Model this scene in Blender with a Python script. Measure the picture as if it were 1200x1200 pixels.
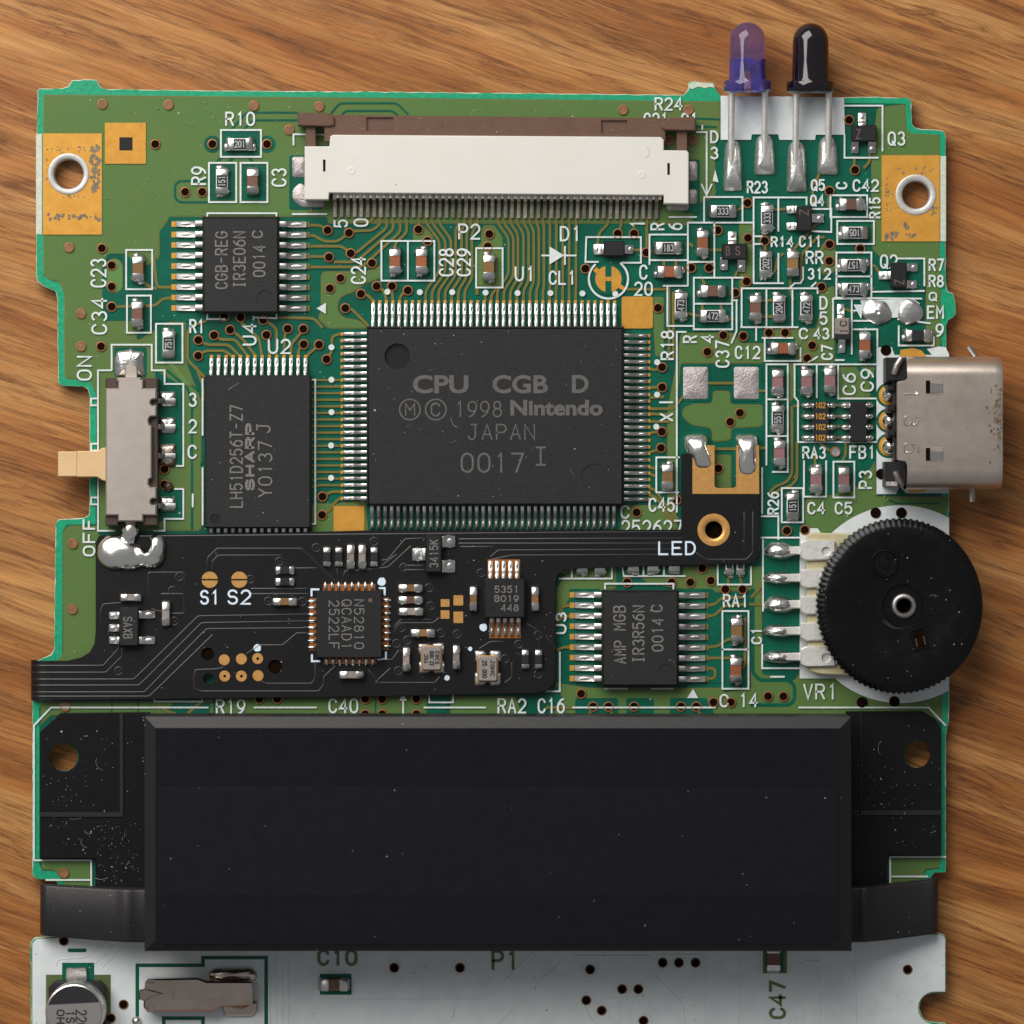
import bpy, bmesh, math, random
from mathutils import Vector
from mathutils.geometry import tessellate_polygon

# ------------------------------------------------------------------ clear
for _o in list(bpy.data.objects):
    bpy.data.objects.remove(_o, do_unlink=True)
scn = bpy.context.scene
COL = scn.collection
R = math.radians
PPM = 15300.0                 # photo pixels per metre on the board surface
U = 1.0 / PPM
DCAM = 0.42                   # camera height above the board, metres
DP = DCAM * PPM
rng = random.Random(7)

# ------------------------------------------------------------------ camera
cam = bpy.data.cameras.new("Camera")
cam.sensor_width = 36.0
cam.lens = 36.0 * DCAM / (1200 * U)
cam.clip_start = 0.01
cam.clip_end = 10.0
camo = bpy.data.objects.new("Camera", cam)
COL.objects.link(camo)
camo.location = (0, 0, DCAM)
camo.rotation_euler = (0, 0, 0)
scn.camera = camo
cam.dof.use_dof = True
cam.dof.focus_distance = DCAM - 0.0008
cam.dof.aperture_fstop = 32.0

# ------------------------------------------------------------------ world, light, exposure
world = bpy.data.worlds.new("World")
scn.world = world
world.use_nodes = True
bg = world.node_tree.nodes["Background"]
bg.inputs[0].default_value = (0.94, 0.965, 1.0, 1)
bg.inputs[1].default_value = 0.225

def area(name, loc, target, sx, sy, power, col):
    l = bpy.data.lights.new(name, 'AREA')
    l.shape = 'RECTANGLE'; l.size = sx; l.size_y = sy; l.energy = power; l.color = col
    o = bpy.data.objects.new(name, l); COL.objects.link(o)
    o.location = loc
    o.rotation_euler = (Vector(target) - Vector(loc)).to_track_quat('-Z', 'Y').to_euler()
    return o
area("window_light", (-0.125, 0.200, 0.225), (-0.006, 0.010, 0), 0.32, 0.24, 1.64, (1.0, 0.975, 0.93))

scn.view_settings.view_transform = 'Standard'
scn.view_settings.look = 'None'
scn.view_settings.gamma = 1.0
scn.view_settings.exposure = 0.0
scn.view_settings.use_curve_mapping = False

# ------------------------------------------------------------------ materials
def lin(c):
    return tuple(((v/255)/12.92 if v/255 <= 0.04045 else ((v/255+0.055)/1.055)**2.4) for v in c)

class NT:
    def __init__(s, name):
        s.m = bpy.data.materials.new(name); s.m.use_nodes = True
        s.t = s.m.node_tree; s.b = s.t.nodes["Principled BSDF"]
        g = s.t.nodes.new("ShaderNodeNewGeometry")
        v = s.t.nodes.new("ShaderNodeVectorMath"); v.operation = 'SCALE'
        s.t.links.new(g.outputs["Position"], v.inputs[0]); v.inputs["Scale"].default_value = PPM
        s.pos = v.outputs[0]
    def n(s, typ, **kw):
        x = s.t.nodes.new(typ)
        for k, v in kw.items(): setattr(x, k, v)
        return x
    def l(s, a, b): s.t.links.new(a, b)
    def mapping(s, scale=(1, 1, 1), rot=0.0, loc=(0, 0, 0)):
        r = s.n("ShaderNodeMapping"); r.vector_type = 'POINT'
        r.inputs["Rotation"].default_value = (0, 0, rot)
        s.l(s.pos, r.inputs["Vector"])
        q = s.n("ShaderNodeMapping"); q.inputs["Scale"].default_value = scale; q.inputs["Location"].default_value = loc
        s.l(r.outputs[0], q.inputs["Vector"])
        return q.outputs[0]
    def noise(s, vec, scale=1.0, detail=3.0, rough=0.55, dist=0.0):
        x = s.n("ShaderNodeTexNoise"); x.inputs["Scale"].default_value = scale
        x.inputs["Detail"].default_value = detail; x.inputs["Roughness"].default_value = rough
        x.inputs["Distortion"].default_value = dist
        s.l(vec, x.inputs["Vector"]); return x.outputs["Fac"]
    def ramp(s, fac, stops):
        x = s.n("ShaderNodeValToRGB"); e = x.color_ramp.elements
        while len(e) < len(stops): e.new(0.5)
        for i, (p, c) in enumerate(stops):
            e[i].position = p; e[i].color = (*c, 1) if len(c) == 3 else c
        s.l(fac, x.inputs[0]); return x.outputs[0]
    def mix(s, fac, a, b, mode='MIX'):
        x = s.n("ShaderNodeMix"); x.data_type = 'RGBA'; x.blend_type = mode
        for sock, v in ((x.inputs[0], fac), (x.inputs[6], a), (x.inputs[7], b)):
            if hasattr(v, 'is_linked') or hasattr(v, 'links'): s.l(v, sock)
            elif isinstance(v, (int, float)): sock.default_value = v
            else: sock.default_value = (*v, 1) if len(v) == 3 else v
        return x.outputs[2]
    def math(s, op, a, b=0.0):
        x = s.n("ShaderNodeMath"); x.operation = op
        for sock, v in ((x.inputs[0], a), (x.inputs[1], b)):
            if isinstance(v, (int, float)): sock.default_value = v
            else: s.l(v, sock)
        return x.outputs[0]
    def specks(s, cell, dens, rad):
        v = s.n("ShaderNodeTexVoronoi"); v.inputs["Scale"].default_value = 1.0/cell
        s.l(s.pos, v.inputs["Vector"])
        sep = s.n("ShaderNodeSeparateColor"); s.l(v.outputs["Color"], sep.inputs[0])
        a = s.math('LESS_THAN', v.outputs["Distance"], rad)
        b = s.math('LESS_THAN', sep.outputs[0], dens)
        return s.math('MULTIPLY', a, b)

def mat(name, col, rough=0.5, metal=0.0, spec=0.5, var=None, vs=20.0, vamt=1.0, bump=None, dust=0.0,
        trans=0.0, coat=0.0, rvar=0.0, dustcol=(0.42, 0.40, 0.36), orand=0.0):
    s = NT(name); b = s.b
    b.inputs["Roughness"].default_value = rough
    b.inputs["Metallic"].default_value = metal
    b.inputs["Specular IOR Level"].default_value = spec
    b.inputs["Transmission Weight"].default_value = trans
    b.inputs["Coat Weight"].default_value = coat
    c = None
    if var is not None:
        f = s.noise(s.pos, 1.0/vs, 4.0, 0.6)
        f = s.math('MULTIPLY', s.ramp(f, [(0.35, (0, 0, 0)), (0.68, (1, 1, 1))]), vamt)
        c = s.mix(f, col, var)
    if dust > 0:
        d1 = s.specks(9.0, dust, 0.085); d2 = s.specks(23.0, dust*1.5, 0.055); d3 = s.specks(4.5, dust*0.8, 0.11)
        d = s.math('MAXIMUM', s.math('MAXIMUM', d1, d2), d3)
        d = s.math('MULTIPLY', d, 0.75)
        c = s.mix(d, c if c is not None else col, dustcol)
    if orand > 0:
        oi = s.n("ShaderNodeObjectInfo")
        k = s.math('ADD', 1.0-orand, s.math('MULTIPLY', oi.outputs["Random"], orand*1.3))
        cc = s.n("ShaderNodeCombineColor")
        for q in range(3): s.l(k, cc.inputs[q])
        c = s.mix(1.0, c if c is not None else col, cc.outputs[0], 'MULTIPLY')
    if c is not None: s.l(c, b.inputs["Base Color"])
    else: b.inputs["Base Color"].default_value = (*col, 1)
    if rvar > 0:
        f = s.noise(s.pos, 1.0/14, 3.0)
        x = s.math('ADD', rough - rvar*0.5, s.math('MULTIPLY', f, rvar))
        s.l(x, b.inputs["Roughness"])
    if bump:
        f = s.noise(s.pos, 1.0/bump[0], 3.0, 0.6)
        bp = s.n("ShaderNodeBump"); bp.inputs["Strength"].default_value = bump[1]
        bp.inputs["Distance"].default_value = U*bump[2] if len(bump) > 2 else U*1.0
        s.l(f, bp.inputs["Height"]); s.l(bp.outputs[0], b.inputs["Normal"])
    return s.m

M = {}
M['mask_edge'] = mat("mask_bare_edge", (0.0, 0.245, 0.112), 0.4, var=(0.0, 0.33, 0.165), vs=6, bump=(5, .3))
M['mask_dark'] = mat("mask_over_laminate", (0.0, 0.074, 0.043), 0.33, spec=0.3, var=(0.0, 0.108, 0.064), vs=45, dust=0.06, bump=(4, .06))
M['mask_pour'] = mat("mask_over_copper", (0.080, 0.165, 0.044), 0.36, spec=0.3, var=(0.096, 0.152, 0.041), vs=150, dust=0.10, bump=(3, .10))
M['mask_pour2'] = mat("mask_over_copper_patch", (0.10, 0.19, 0.045), 0.36, var=(0.06, 0.22, 0.05), vs=16, dust=0.10, bump=(3, .10))
M['trace'] = mat("mask_over_trace", (0.175, 0.125, 0.022), 0.36, var=(0.125, 0.125, 0.022), vs=10, bump=(3, .08))
M['gold'] = mat("gold_plated_pad", (0.62, 0.31, 0.045), 0.42, metal=0.35, var=(0.55, 0.25, 0.03), vs=12, bump=(2.5, .12))
M['gold_dirty'] = mat("gold_pad_worn", (0.66, 0.33, 0.05), 0.42, metal=0.35, var=(0.58, 0.27, 0.035), vs=14, bump=(2.5, .12))
M['grime'] = mat("oxide_grime", (0.12, 0.095, 0.07), 0.8, var=(0.26, 0.19, 0.12), vs=3)
M['copper_ring'] = mat("via_copper", (0.40, 0.17, 0.07), 0.35, metal=0.5, var=(0.30, 0.14, 0.06), vs=5)
M['hole'] = mat("bore_shade", (0.010, 0.005, 0.003), 1.0, spec=0.0)  # near-black colour painting the shade inside bores, slots and openings
M['plug'] = mat("via_filled", (0.26, 0.13, 0.055), 0.5, var=(0.14, 0.065, 0.03), vs=4)
M['fr4'] = mat("bare_laminate", (0.60, 0.60, 0.50), 0.6, var=(0.45, 0.50, 0.40), vs=5, bump=(3, .4))
M['fr4_side'] = mat("laminate_side", (0.45, 0.50, 0.36), 0.7, var=(0.2, 0.42, 0.27), vs=5)
M['silk'] = mat("silkscreen_ink", (0.66, 0.70, 0.69), 0.55, var=(0.52, 0.57, 0.56), vs=4)
M['silk_block'] = mat("silkscreen_block", (0.63, 0.66, 0.66), 0.5, var=(0.55, 0.59, 0.60), vs=24, bump=(5, .12), dust=0.10, dustcol=(0.12, 0.11, 0.09))
M['silk_blue'] = mat("flex_lettering_ink", (0.70, 0.80, 0.90), 0.5, var=(0.58, 0.70, 0.84), vs=4)
M['epoxy'] = mat("chip_epoxy", (0.0120, 0.0115, 0.0122), 0.55, spec=0.33, var=(0.0155, 0.0150, 0.0156), vs=8, bump=(2.2, .35), dust=0.05)
M['epoxy2'] = mat("chip_epoxy_fine", (0.0088, 0.0085, 0.0098), 0.5, spec=0.36, bump=(2.0, .25), dust=0.03)
M['dimple'] = mat("mould_dimple", (0.010, 0.010, 0.010), 0.3)
M['mark'] = mat("laser_marking", (0.20, 0.185, 0.165), 0.7, var=(0.12, 0.11, 0.10), vs=2.5)
M['mark_dim'] = mat("laser_marking_dim", (0.115, 0.105, 0.10), 0.7, var=(0.075, 0.07, 0.068), vs=2.5)
M['mark_brown'] = mat("moulded_marking", (0.11, 0.07, 0.055), 0.7)
M['tin'] = mat("tinned_lead", (0.55, 0.53, 0.505), 0.40, metal=1.0, orand=0.35, var=(0.55, 0.53, 0.50), vs=4, bump=(3, .25), rvar=0.2)
M['tin_lite'] = mat("bright_tin", (0.84, 0.82, 0.79), 0.5, metal=0.85, var=(0.74, 0.71, 0.67), vs=9, bump=(4, .2))
M['ring'] = mat("hole_plating", (0.58, 0.565, 0.53), 0.5, metal=0.6, var=(0.47, 0.455, 0.425), vs=10, bump=(4, .2))
M['tin_dull'] = mat("tinned_lead_dull", (0.66, 0.58, 0.52), 0.42, metal=1.0, orand=0.4, var=(0.45, 0.38, 0.33), vs=5, bump=(3, .3))
M['solder'] = mat("solder", (0.80, 0.785, 0.76), 0.30, metal=1.0, orand=0.25, var=(0.58, 0.56, 0.53), vs=8, bump=(4, .35), rvar=0.22)
M['solder_shiny'] = mat("fresh_solder", (0.92, 0.90, 0.86), 0.20, metal=1.0, var=(0.84, 0.81, 0.76), vs=20, bump=(12, .06))
M['solder_dull'] = mat("aged_solder", (0.80, 0.78, 0.75), 0.40, metal=0.95, orand=0.15, var=(0.62, 0.60, 0.56), vs=7, bump=(5, .5), rvar=0.25)
M['solder_matte'] = mat("tinned_pad", (0.50, 0.455, 0.445), 0.55, metal=0.85, var=(0.36, 0.315, 0.32), vs=9, bump=(3.0, .9), rvar=0.2)
M['steel'] = mat("nickel_shell", (0.52, 0.465, 0.41), 0.44, metal=0.9, var=(0.47, 0.415, 0.36), vs=60, bump=(2, .10), rvar=0.08)
M['steel_worn'] = mat("worn_nickel_shell", (0.62, 0.535, 0.465), 0.36, metal=0.92, var=(0.52, 0.44, 0.375), vs=50, bump=(2, .08), rvar=0.10, dust=0.05, dustcol=(0.08, 0.06, 0.05))
M['ceramic'] = mat("resistor_ceramic", (0.66, 0.65, 0.62), 0.5)
M['res_black'] = mat("resistor_glaze", (0.014, 0.016, 0.018), 0.35)
M['res_mark'] = mat("resistor_digits", (0.36, 0.37, 0.37), 0.6)
M['cap_brown'] = mat("ceramic_brown", (0.165, 0.072, 0.044), 0.55, orand=0.25, var=(0.13, 0.055, 0.034), vs=4)
M['cap_orange'] = mat("ceramic_orange", (0.32, 0.095, 0.028), 0.55, orand=0.25, var=(0.26, 0.075, 0.022), vs=4)
M['cap_tan'] = mat("ceramic_tan", (0.25, 0.125, 0.035), 0.55, orand=0.25, var=(0.2, 0.10, 0.03), vs=4)
M['cap_pink'] = mat("ceramic_pink", (0.27, 0.125, 0.125), 0.55, orand=0.25, var=(0.22, 0.10, 0.105), vs=4)
M['cap_grey'] = mat("ceramic_grey", (0.28, 0.24, 0.215), 0.55, orand=0.25, var=(0.22, 0.18, 0.16), vs=4)
M['white_pl'] = mat("ivory_plastic", (0.66, 0.63, 0.585), 0.42, var=(0.64, 0.61, 0.56), vs=40, bump=(2, .05))
M['brown_pl'] = mat("brown_plastic", (0.118, 0.058, 0.034), 0.45, var=(0.10, 0.048, 0.028), vs=20, dust=0.10, bump=(3, .15))
M['brown_dk'] = mat("brown_plastic_dark", (0.055, 0.03, 0.022), 0.5)
M['cream'] = mat("cream_plastic", (0.66, 0.45, 0.24), 0.42, var=(0.62, 0.41, 0.21), vs=20)
M['pale'] = mat("pale_yellow_plastic", (0.50, 0.44, 0.27), 0.5, var=(0.42, 0.36, 0.2), vs=14)
M['black_pl'] = mat("black_plastic", (0.0014, 0.0017, 0.0040), 0.36, spec=0.32, bump=(3, .10), dust=0.008, rvar=0.12)
M['panel_sheen'] = mat("black_plastic_sheen_tint", (0.0017, 0.0021, 0.0047), 0.38, spec=0.335, bump=(3, .10), dust=0.006, rvar=0.12)  # bluish sheen of the slot's middle panel put into the base colour
M['black_dusty'] = mat("black_plastic_dusty", (0.0045, 0.0045, 0.0058), 0.40, spec=0.2, bump=(3, .2), dust=0.12, rvar=0.15)
M['black_knob'] = mat("black_knob_plastic", (0.0010, 0.0009, 0.0012), 0.30, spec=0.30, bump=(26, .6, 2.0), dust=0.06, rvar=0.2)
M['black_knob_side'] = mat("black_knurl", (0.005, 0.005, 0.005), 0.45, spec=0.35)
M['grey_pl'] = mat("grey_black_plastic", (0.0125, 0.0112, 0.0118), 0.44, spec=0.4, bump=(2.5, .18), dust=0.07)
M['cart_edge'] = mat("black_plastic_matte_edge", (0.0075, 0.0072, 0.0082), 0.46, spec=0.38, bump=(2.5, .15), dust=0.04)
M['flex'] = mat("black_coverlay", (0.0062, 0.0054, 0.0060), 0.40, spec=0.30, var=(0.0045, 0.0040, 0.0040), vs=30, bump=(2.5, .14), dust=0.04)
M['flex_ridge'] = mat("coverlay_over_trace", (0.012, 0.011, 0.012), 0.34, spec=0.5)
M['flex_gold'] = mat("flex_pad_gold", (0.68, 0.36, 0.11), 0.40, metal=0.6, var=(0.58, 0.30, 0.09), vs=6, bump=(2, .2))
M['flex_cu'] = mat("exposed_copper", (0.38, 0.12, 0.02), 0.45, metal=0.3)
M['alu'] = mat("aluminium_can", (0.66, 0.62, 0.58), 0.30, metal=1.0, bump=(3, .08))
M['print_black'] = mat("black_print", (0.012, 0.011, 0.014), 0.45)
M['xtal'] = mat("crystal_lid", (0.46, 0.40, 0.36), 0.36, metal=0.7, bump=(2, .15))
M['bronze'] = mat("battery_clip", (0.60, 0.50, 0.44), 0.20, metal=1.0, var=(0.50, 0.40, 0.34), vs=40, rvar=0.12)
M['knock'] = mat("mask_in_silk_gap", (0.10, 0.13, 0.035), 0.4, var=(0.07, 0.10, 0.03), vs=5)
M['rust'] = mat("corrosion", (0.20, 0.12, 0.045), 0.85, var=(0.045, 0.04, 0.045), vs=7)
M['flux'] = mat("burnt_flux", (0.035, 0.018, 0.010), 0.25, var=(0.09, 0.05, 0.03), vs=5)
M['led_black'] = mat("ir_filter_epoxy", (0.006, 0.004, 0.007), 0.08, spec=0.6, dust=0.015)

def led_glass():
    s = NT("violet_epoxy"); b = s.b
    b.inputs["Base Color"].default_value = (0.42, 0.34, 0.80, 1)
    b.inputs["Roughness"].default_value = 0.04; b.inputs["IOR"].default_value = 1.45
    b.inputs["Transmission Weight"].default_value = 0.93
    return s.m
M['led_violet'] = led_glass()
M['led_core'] = mat("violet_lens_core", (0.07, 0.055, 0.38), 0.25, spec=0.6, var=(0.025, 0.015, 0.12), vs=14)

def wood():
    s = NT("wood_laminate"); b = s.b
    ang = R(19)
    warp = s.noise(s.mapping((1/260, 1/120, 1), ang), 1, 2, 0.5)
    wv = s.n("ShaderNodeCombineXYZ"); s.l(s.math('MULTIPLY', s.math('SUBTRACT', warp, 0.5), 30.0), wv.inputs[1])
    ad = s.n("ShaderNodeVectorMath"); ad.operation = 'ADD'; s.l(s.pos, ad.inputs[0]); s.l(wv.outputs[0], ad.inputs[1])
    s.pos = ad.outputs[0]
    g1 = s.noise(s.mapping((1/380, 1/40, 1), ang), 1, 3, 0.55)
    g2 = s.noise(s.mapping((1/420, 1/26, 1), ang, (3.1, 7.7, 0)), 1, 6, 0.6)
    g3 = s.noise(s.mapping((1/95, 1/2.6, 1), ang, (1, 2, 0)), 1, 3, 0.6)
    g6 = s.noise(s.mapping((1/170, 1/5.5, 1), ang, (21, 12, 0)), 1, 3, 0.6)
    g4 = s.noise(s.mapping((1/380, 1/34, 1), ang, (13.1, 1.7, 0)), 1, 6, 0.58)
    g5 = s.noise(s.mapping((1/150, 1/30, 1), ang, (5.1, 9.7, 0)), 1, 2, 0.5)
    base = s.ramp(g1, [(0.30, (0.270, 0.084, 0.013)), (0.47, (0.390, 0.155, 0.038)), (0.66, (0.49, 0.240, 0.078))])
    # thin grain lines: narrow contours of stretched noise, fading in and out
    def lines(n, at, wd):
        return s.ramp(s.math('ABSOLUTE', s.math('SUBTRACT', n, at)), [(0.0, (1, 1, 1)), (wd, (0.5, 0.5, 0.5)), (wd*1.9, (0, 0, 0))])
    fade = s.ramp(g5, [(0.36, (0.12, 0.12, 0.12)), (0.6, (1, 1, 1))])
    inv = s.math('SUBTRACT', 1.0, fade)
    for n_, at, wd, f_, amt, col in ((g2, 0.46, 0.036, fade, 0.80, (0.190, 0.062, 0.011)), (g4, 0.50, 0.026, fade, 0.75, (0.200, 0.068, 0.013)), (g2, 0.56, 0.026, inv, 0.75, (0.195, 0.066, 0.012)),
                                     (g2, 0.455, 0.007, fade, 0.75, (0.120, 0.038, 0.007)), (g4, 0.50, 0.005, fade, 0.8, (0.115, 0.038, 0.009)), (g2, 0.56, 0.006, inv, 0.6, (0.13, 0.042, 0.009)), (g4, 0.42, 0.006, inv, 0.6, (0.125, 0.040, 0.009))):
        c_in = base if (at == 0.46) else c
        c = s.mix(s.math('MULTIPLY', s.math('MULTIPLY', lines(n_, at, wd), f_), amt), c_in, col)
    dk = s.ramp(g2, [(0.34, (1, 1, 1)), (0.44, (0, 0, 0))])
    c = s.mix(s.math('MULTIPLY', dk, 0.5), c, (0.185, 0.062, 0.012))
    lt = s.ramp(g4, [(0.62, (0, 0, 0)), (0.74, (1, 1, 1))])
    c = s.mix(s.math('MULTIPLY', lt, 0.22), c, (0.50, 0.27, 0.10))
    pore = s.ramp(g6, [(0.30, (1, 1, 1)), (0.40, (0, 0, 0))])
    c = s.mix(s.math('MULTIPLY', pore, 0.40), c, (0.150, 0.048, 0.010))
    fib = s.ramp(g3, [(0.3, (0.72, 0.70, 0.68)), (0.7, (1.20, 1.20, 1.20))])
    c = s.mix(1.0, c, fib, 'MULTIPLY')
    # printed halftone screen of the laminate
    def wave(a):
        w = s.n("ShaderNodeTexWave"); w.wave_type = 'BANDS'; w.bands_direction = 'X'
        w.inputs["Scale"].default_value = 0.314/3.4; w.inputs["Distortion"].default_value = 0.6; w.inputs["Detail Scale"].default_value = 0.2
        s.l(s.mapping((1, 1, 1), R(a)), w.inputs["Vector"]); return w.outputs["Fac"]
    ht = s.math('MULTIPLY', wave(38), wave(-52))
    spk = s.noise(s.pos, 1/2.4, 2, 0.6)
    ht = s.math('MULTIPLY', ht, s.ramp(spk, [(0.3, (0.3, 0.3, 0.3)), (0.7, (1, 1, 1))]))
    c = s.mix(s.math('MULTIPLY', ht, 0.55), c, s.mix(1.0, c, (0.45, 0.38, 0.34), 'MULTIPLY'))
    s.l(c, b.inputs["Base Color"])
    b.inputs["Roughness"].default_value = 0.48
    b.inputs["Specular IOR Level"].default_value = 0.35
    bp = s.n("ShaderNodeBump"); bp.inputs["Strength"].default_value = 0.12; bp.inputs["Distance"].default_value = U*1.5
    s.l(g3, bp.inputs["Height"]); s.l(bp.outputs[0], b.inputs["Normal"])
    return s.m
M['wood'] = wood()

# ------------------------------------------------------------------ 2D helpers (photo pixel units, y down)
def area2(p):
    return sum(p[i][0]*p[(i+1) % len(p)][1] - p[(i+1) % len(p)][0]*p[i][1] for i in range(len(p))) * 0.5
def orient(p, pos=True):
    p = [tuple(q) for q in p]
    return p if (area2(p) > 0) == pos else p[::-1]
def inset(p, d):
    p = orient(p); n = len(p); out = []
    for i in range(n):
        a, b, c = Vector(p[i-1]), Vector(p[i]), Vector(p[(i+1) % n])
        e1 = (b-a).normalized(); e2 = (c-b).normalized()
        n1 = Vector((-e1.y, e1.x)); n2 = Vector((-e2.y, e2.x))
        m = n1+n2
        if m.length < 1e-6: m = n1
        m.normalize(); k = max(0.45, m.dot(n1))
        q = b + m*(d/k); out.append((q.x, q.y))
    return out
def circ(x, y, r, n=20, a0=0.0, ry=None):
    ry = ry or r
    return [(x+r*math.cos(a0+2*math.pi*i/n), y+ry*math.sin(a0+2*math.pi*i/n)) for i in range(n)]
def rect(x0, y0, x1, y1): return [(x0, y0), (x1, y0), (x1, y1), (x0, y1)]
def rrect(x0, y0, x1, y1, r, k=3):
    return rounded(rect(x0, y0, x1, y1), r, k, True)
def rounded(pts, r, k=3, closed=False):
    pts = [Vector(p) for p in pts]; n = len(pts); out = []
    for i in range(n):
        if not closed and i in (0, n-1): out.append(tuple(pts[i])); continue
        a, b, c = pts[i-1], pts[i], pts[(i+1) % n]
        d1 = (a-b); d2 = (c-b); rr = min(r, d1.length*0.48, d2.length*0.48)
        if rr < 0.05: out.append(tuple(b)); continue
        p = b + d1.normalized()*rr; q = b + d2.normalized()*rr
        for j in range(k+1):
            t = j/k; out.append(tuple(p*(1-t)**2 + b*2*t*(1-t) + q*t*t))
    return out

class MB:
    def __init__(s): s.v = []; s.f = []; s.m = []
    def add(s, vs, fs, mi=0):
        o = len(s.v); s.v += [tuple(v) for v in vs]
        for f in fs: s.f.append([o+i for i in f]); s.m.append(mi)
    def sheet(s, poly, z, mi=0, holes=()):
        poly = orient(poly)
        loops = [poly] + [list(h) for h in holes]
        tris = tessellate_polygon([[Vector((x, y, 0)) for x, y in l] for l in loops])
        vs = [(x, y, z) for l in loops for x, y in l]
        s.add(vs, tris, mi)
    def walls(s, poly, z0, z1, mi=0, poly1=None):
        n = len(poly); p1 = poly1 or poly
        s.add([(x, y, z0) for x, y in poly] + [(x, y, z1) for x, y in p1],
              [(i, (i+1) % n, n+(i+1) % n, n+i) for i in range(n)], mi)
    def prism(s, poly, z0, z1, ch=0.0, mi=0, ms=None, holes=(), dimples=(), mdim=None, chz=None, bottom=False, mc=None):
        ms = mi if ms is None else ms
        poly = orient(poly); top = poly
        if ch > 0:
            chz = ch if chz is None else chz
            top = inset(poly, ch); s.walls(poly, z0, z1-chz, ms); s.walls(poly, z1-chz, z1, mi if mc is None else mc, top)
        else: s.walls(poly, z0, z1, ms)
        hl = list(holes)
        for d in dimples:
            c, depth = d; hl.append(c); md_ = mi if (mdim is None or depth < 1) else mdim
            s.walls(c, z1, z1-depth, md_); s.sheet(c, z1-depth, md_)
        for h in holes: s.walls(h, z0, z1, ms)
        s.sheet(top, z1, mi, hl)
        if bottom: s.sheet(poly, z0, ms, holes)
    def box(s, x0, y0, x1, y1, z0, z1, ch=0.0, mi=0): s.prism(rect(x0, y0, x1, y1), z0, z1, ch, mi)
    def ribbon(s, pts, w, z, mi=0, cap=0.35, closed=False, tent=0.0):
        P = [Vector(p) for p in pts]; n = len(P)
        if n < 2: return
        L = []; Rr = []; C = []
        h = w/2
        if not closed and cap > 0:
            d0 = (P[0]-P[1]).normalized(); d1 = (P[-1]-P[-2]).normalized()
            nn = Vector((-d0.y, d0.x)); e = P[0]+d0*(w*cap)
            L.append(e-nn*h*0.55); Rr.append(e+nn*h*0.55); C.append(e)
        for i in range(n):
            if closed: a, b, c = P[i-1], P[i], P[(i+1) % n]
            else: a = P[i-1] if i > 0 else None; b = P[i]; c = P[i+1] if i < n-1 else None
            e1 = (b-a).normalized() if a is not None else (c-b).normalized()
            e2 = (c-b).normalized() if c is not None else e1
            n1 = Vector((-e1.y, e1.x)); n2 = Vector((-e2.y, e2.x)); m = n1+n2
            if m.length < 1e-4: m = n1
            m.normalize(); k = max(0.5, m.dot(n1))
            L.append(b+m*(h/k)); Rr.append(b-m*(h/k)); C.append(b)
        if not closed and cap > 0:
            nn = Vector((-d1.y, d1.x)); e = P[-1]+d1*(w*cap)
            L.append(e+nn*h*0.55); Rr.append(e-nn*h*0.55); C.append(e)
        k = len(L)
        rngk = range(k if closed else k-1)
        if tent:
            vs = [(q.x, q.y, z) for q in L]+[(q.x, q.y, z+tent) for q in C]+[(q.x, q.y, z) for q in Rr]
            fs = []
            for i in rngk:
                j = (i+1) % k
                fs += [(i, j, k+j, k+i), (k+i, k+j, 2*k+j, 2*k+i)]
        else:
            vs = [(q.x, q.y, z) for q in L]+[(q.x, q.y, z) for q in Rr]
            fs = [(i, (i+1) % k, k+(i+1) % k, k+i) for i in rngk]
        s.add(vs, fs, mi)
    def blob(s, poly, h, z0=1.5, n=5, mi=0, flat=0.0, jit=0.0, center=None):
        poly = orient(poly); N = len(poly)
        cx = sum(p[0] for p in poly)/N; cy = sum(p[1] for p in poly)/N
        if center: cx, cy = center
        vs = []; fs = []
        for k in range(n):
            t = k/n; sc = math.cos(t*math.pi/2) if not flat else (1-t*(1-flat))
            z = z0 + h*(math.sin(t*math.pi/2) if not flat else math.sin(t*math.pi/2)**0.8)
            for x, y in poly:
                vs.append((cx+(x-cx)*sc, cy+(y-cy)*sc, z + (rng.uniform(-jit, jit) if k else 0)))
        vs.append((cx, cy, z0+h))
        for k in range(n-1):
            for i in range(N):
                j = (i+1) % N; fs.append((k*N+i, k*N+j, (k+1)*N+j, (k+1)*N+i))
        for i in range(N): fs.append(((n-1)*N+i, (n-1)*N+(i+1) % N, n*N))
        s.add(vs, fs, mi)
    def extrude_profile(s, prof, w, b=1.0, mi=0):
        """profile in (x,z), extruded along y, ends rounded by b"""
        n = len(prof); cx = sum(p[0] for p in prof)/n; cz = sum(p[1] for p in prof)/n
        secs = []
        for y, k in ((-w/2, 1), (-w/2+b, 0), (w/2-b, 0), (w/2, 1)):
            ring = []
            for x, z in prof:
                if k:
                    x2 = x + (b*0.8 if x < cx else -b*0.8); z2 = z + (0 if z < cz else -b*0.8)
                    ring.append((x2, y, z2))
                else: ring.append((x, y, z))
            secs.append(ring)
        vs = [v for r_ in secs for v in r_]
        fs = [(k*n+i, k*n+(i+1) % n, (k+1)*n+(i+1) % n, (k+1)*n+i) for k in range(3) for i in range(n)]
        fs += [list(range(n))[::-1], [3*n+i for i in range(n)]]
        s.add(vs, fs, mi)
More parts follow.
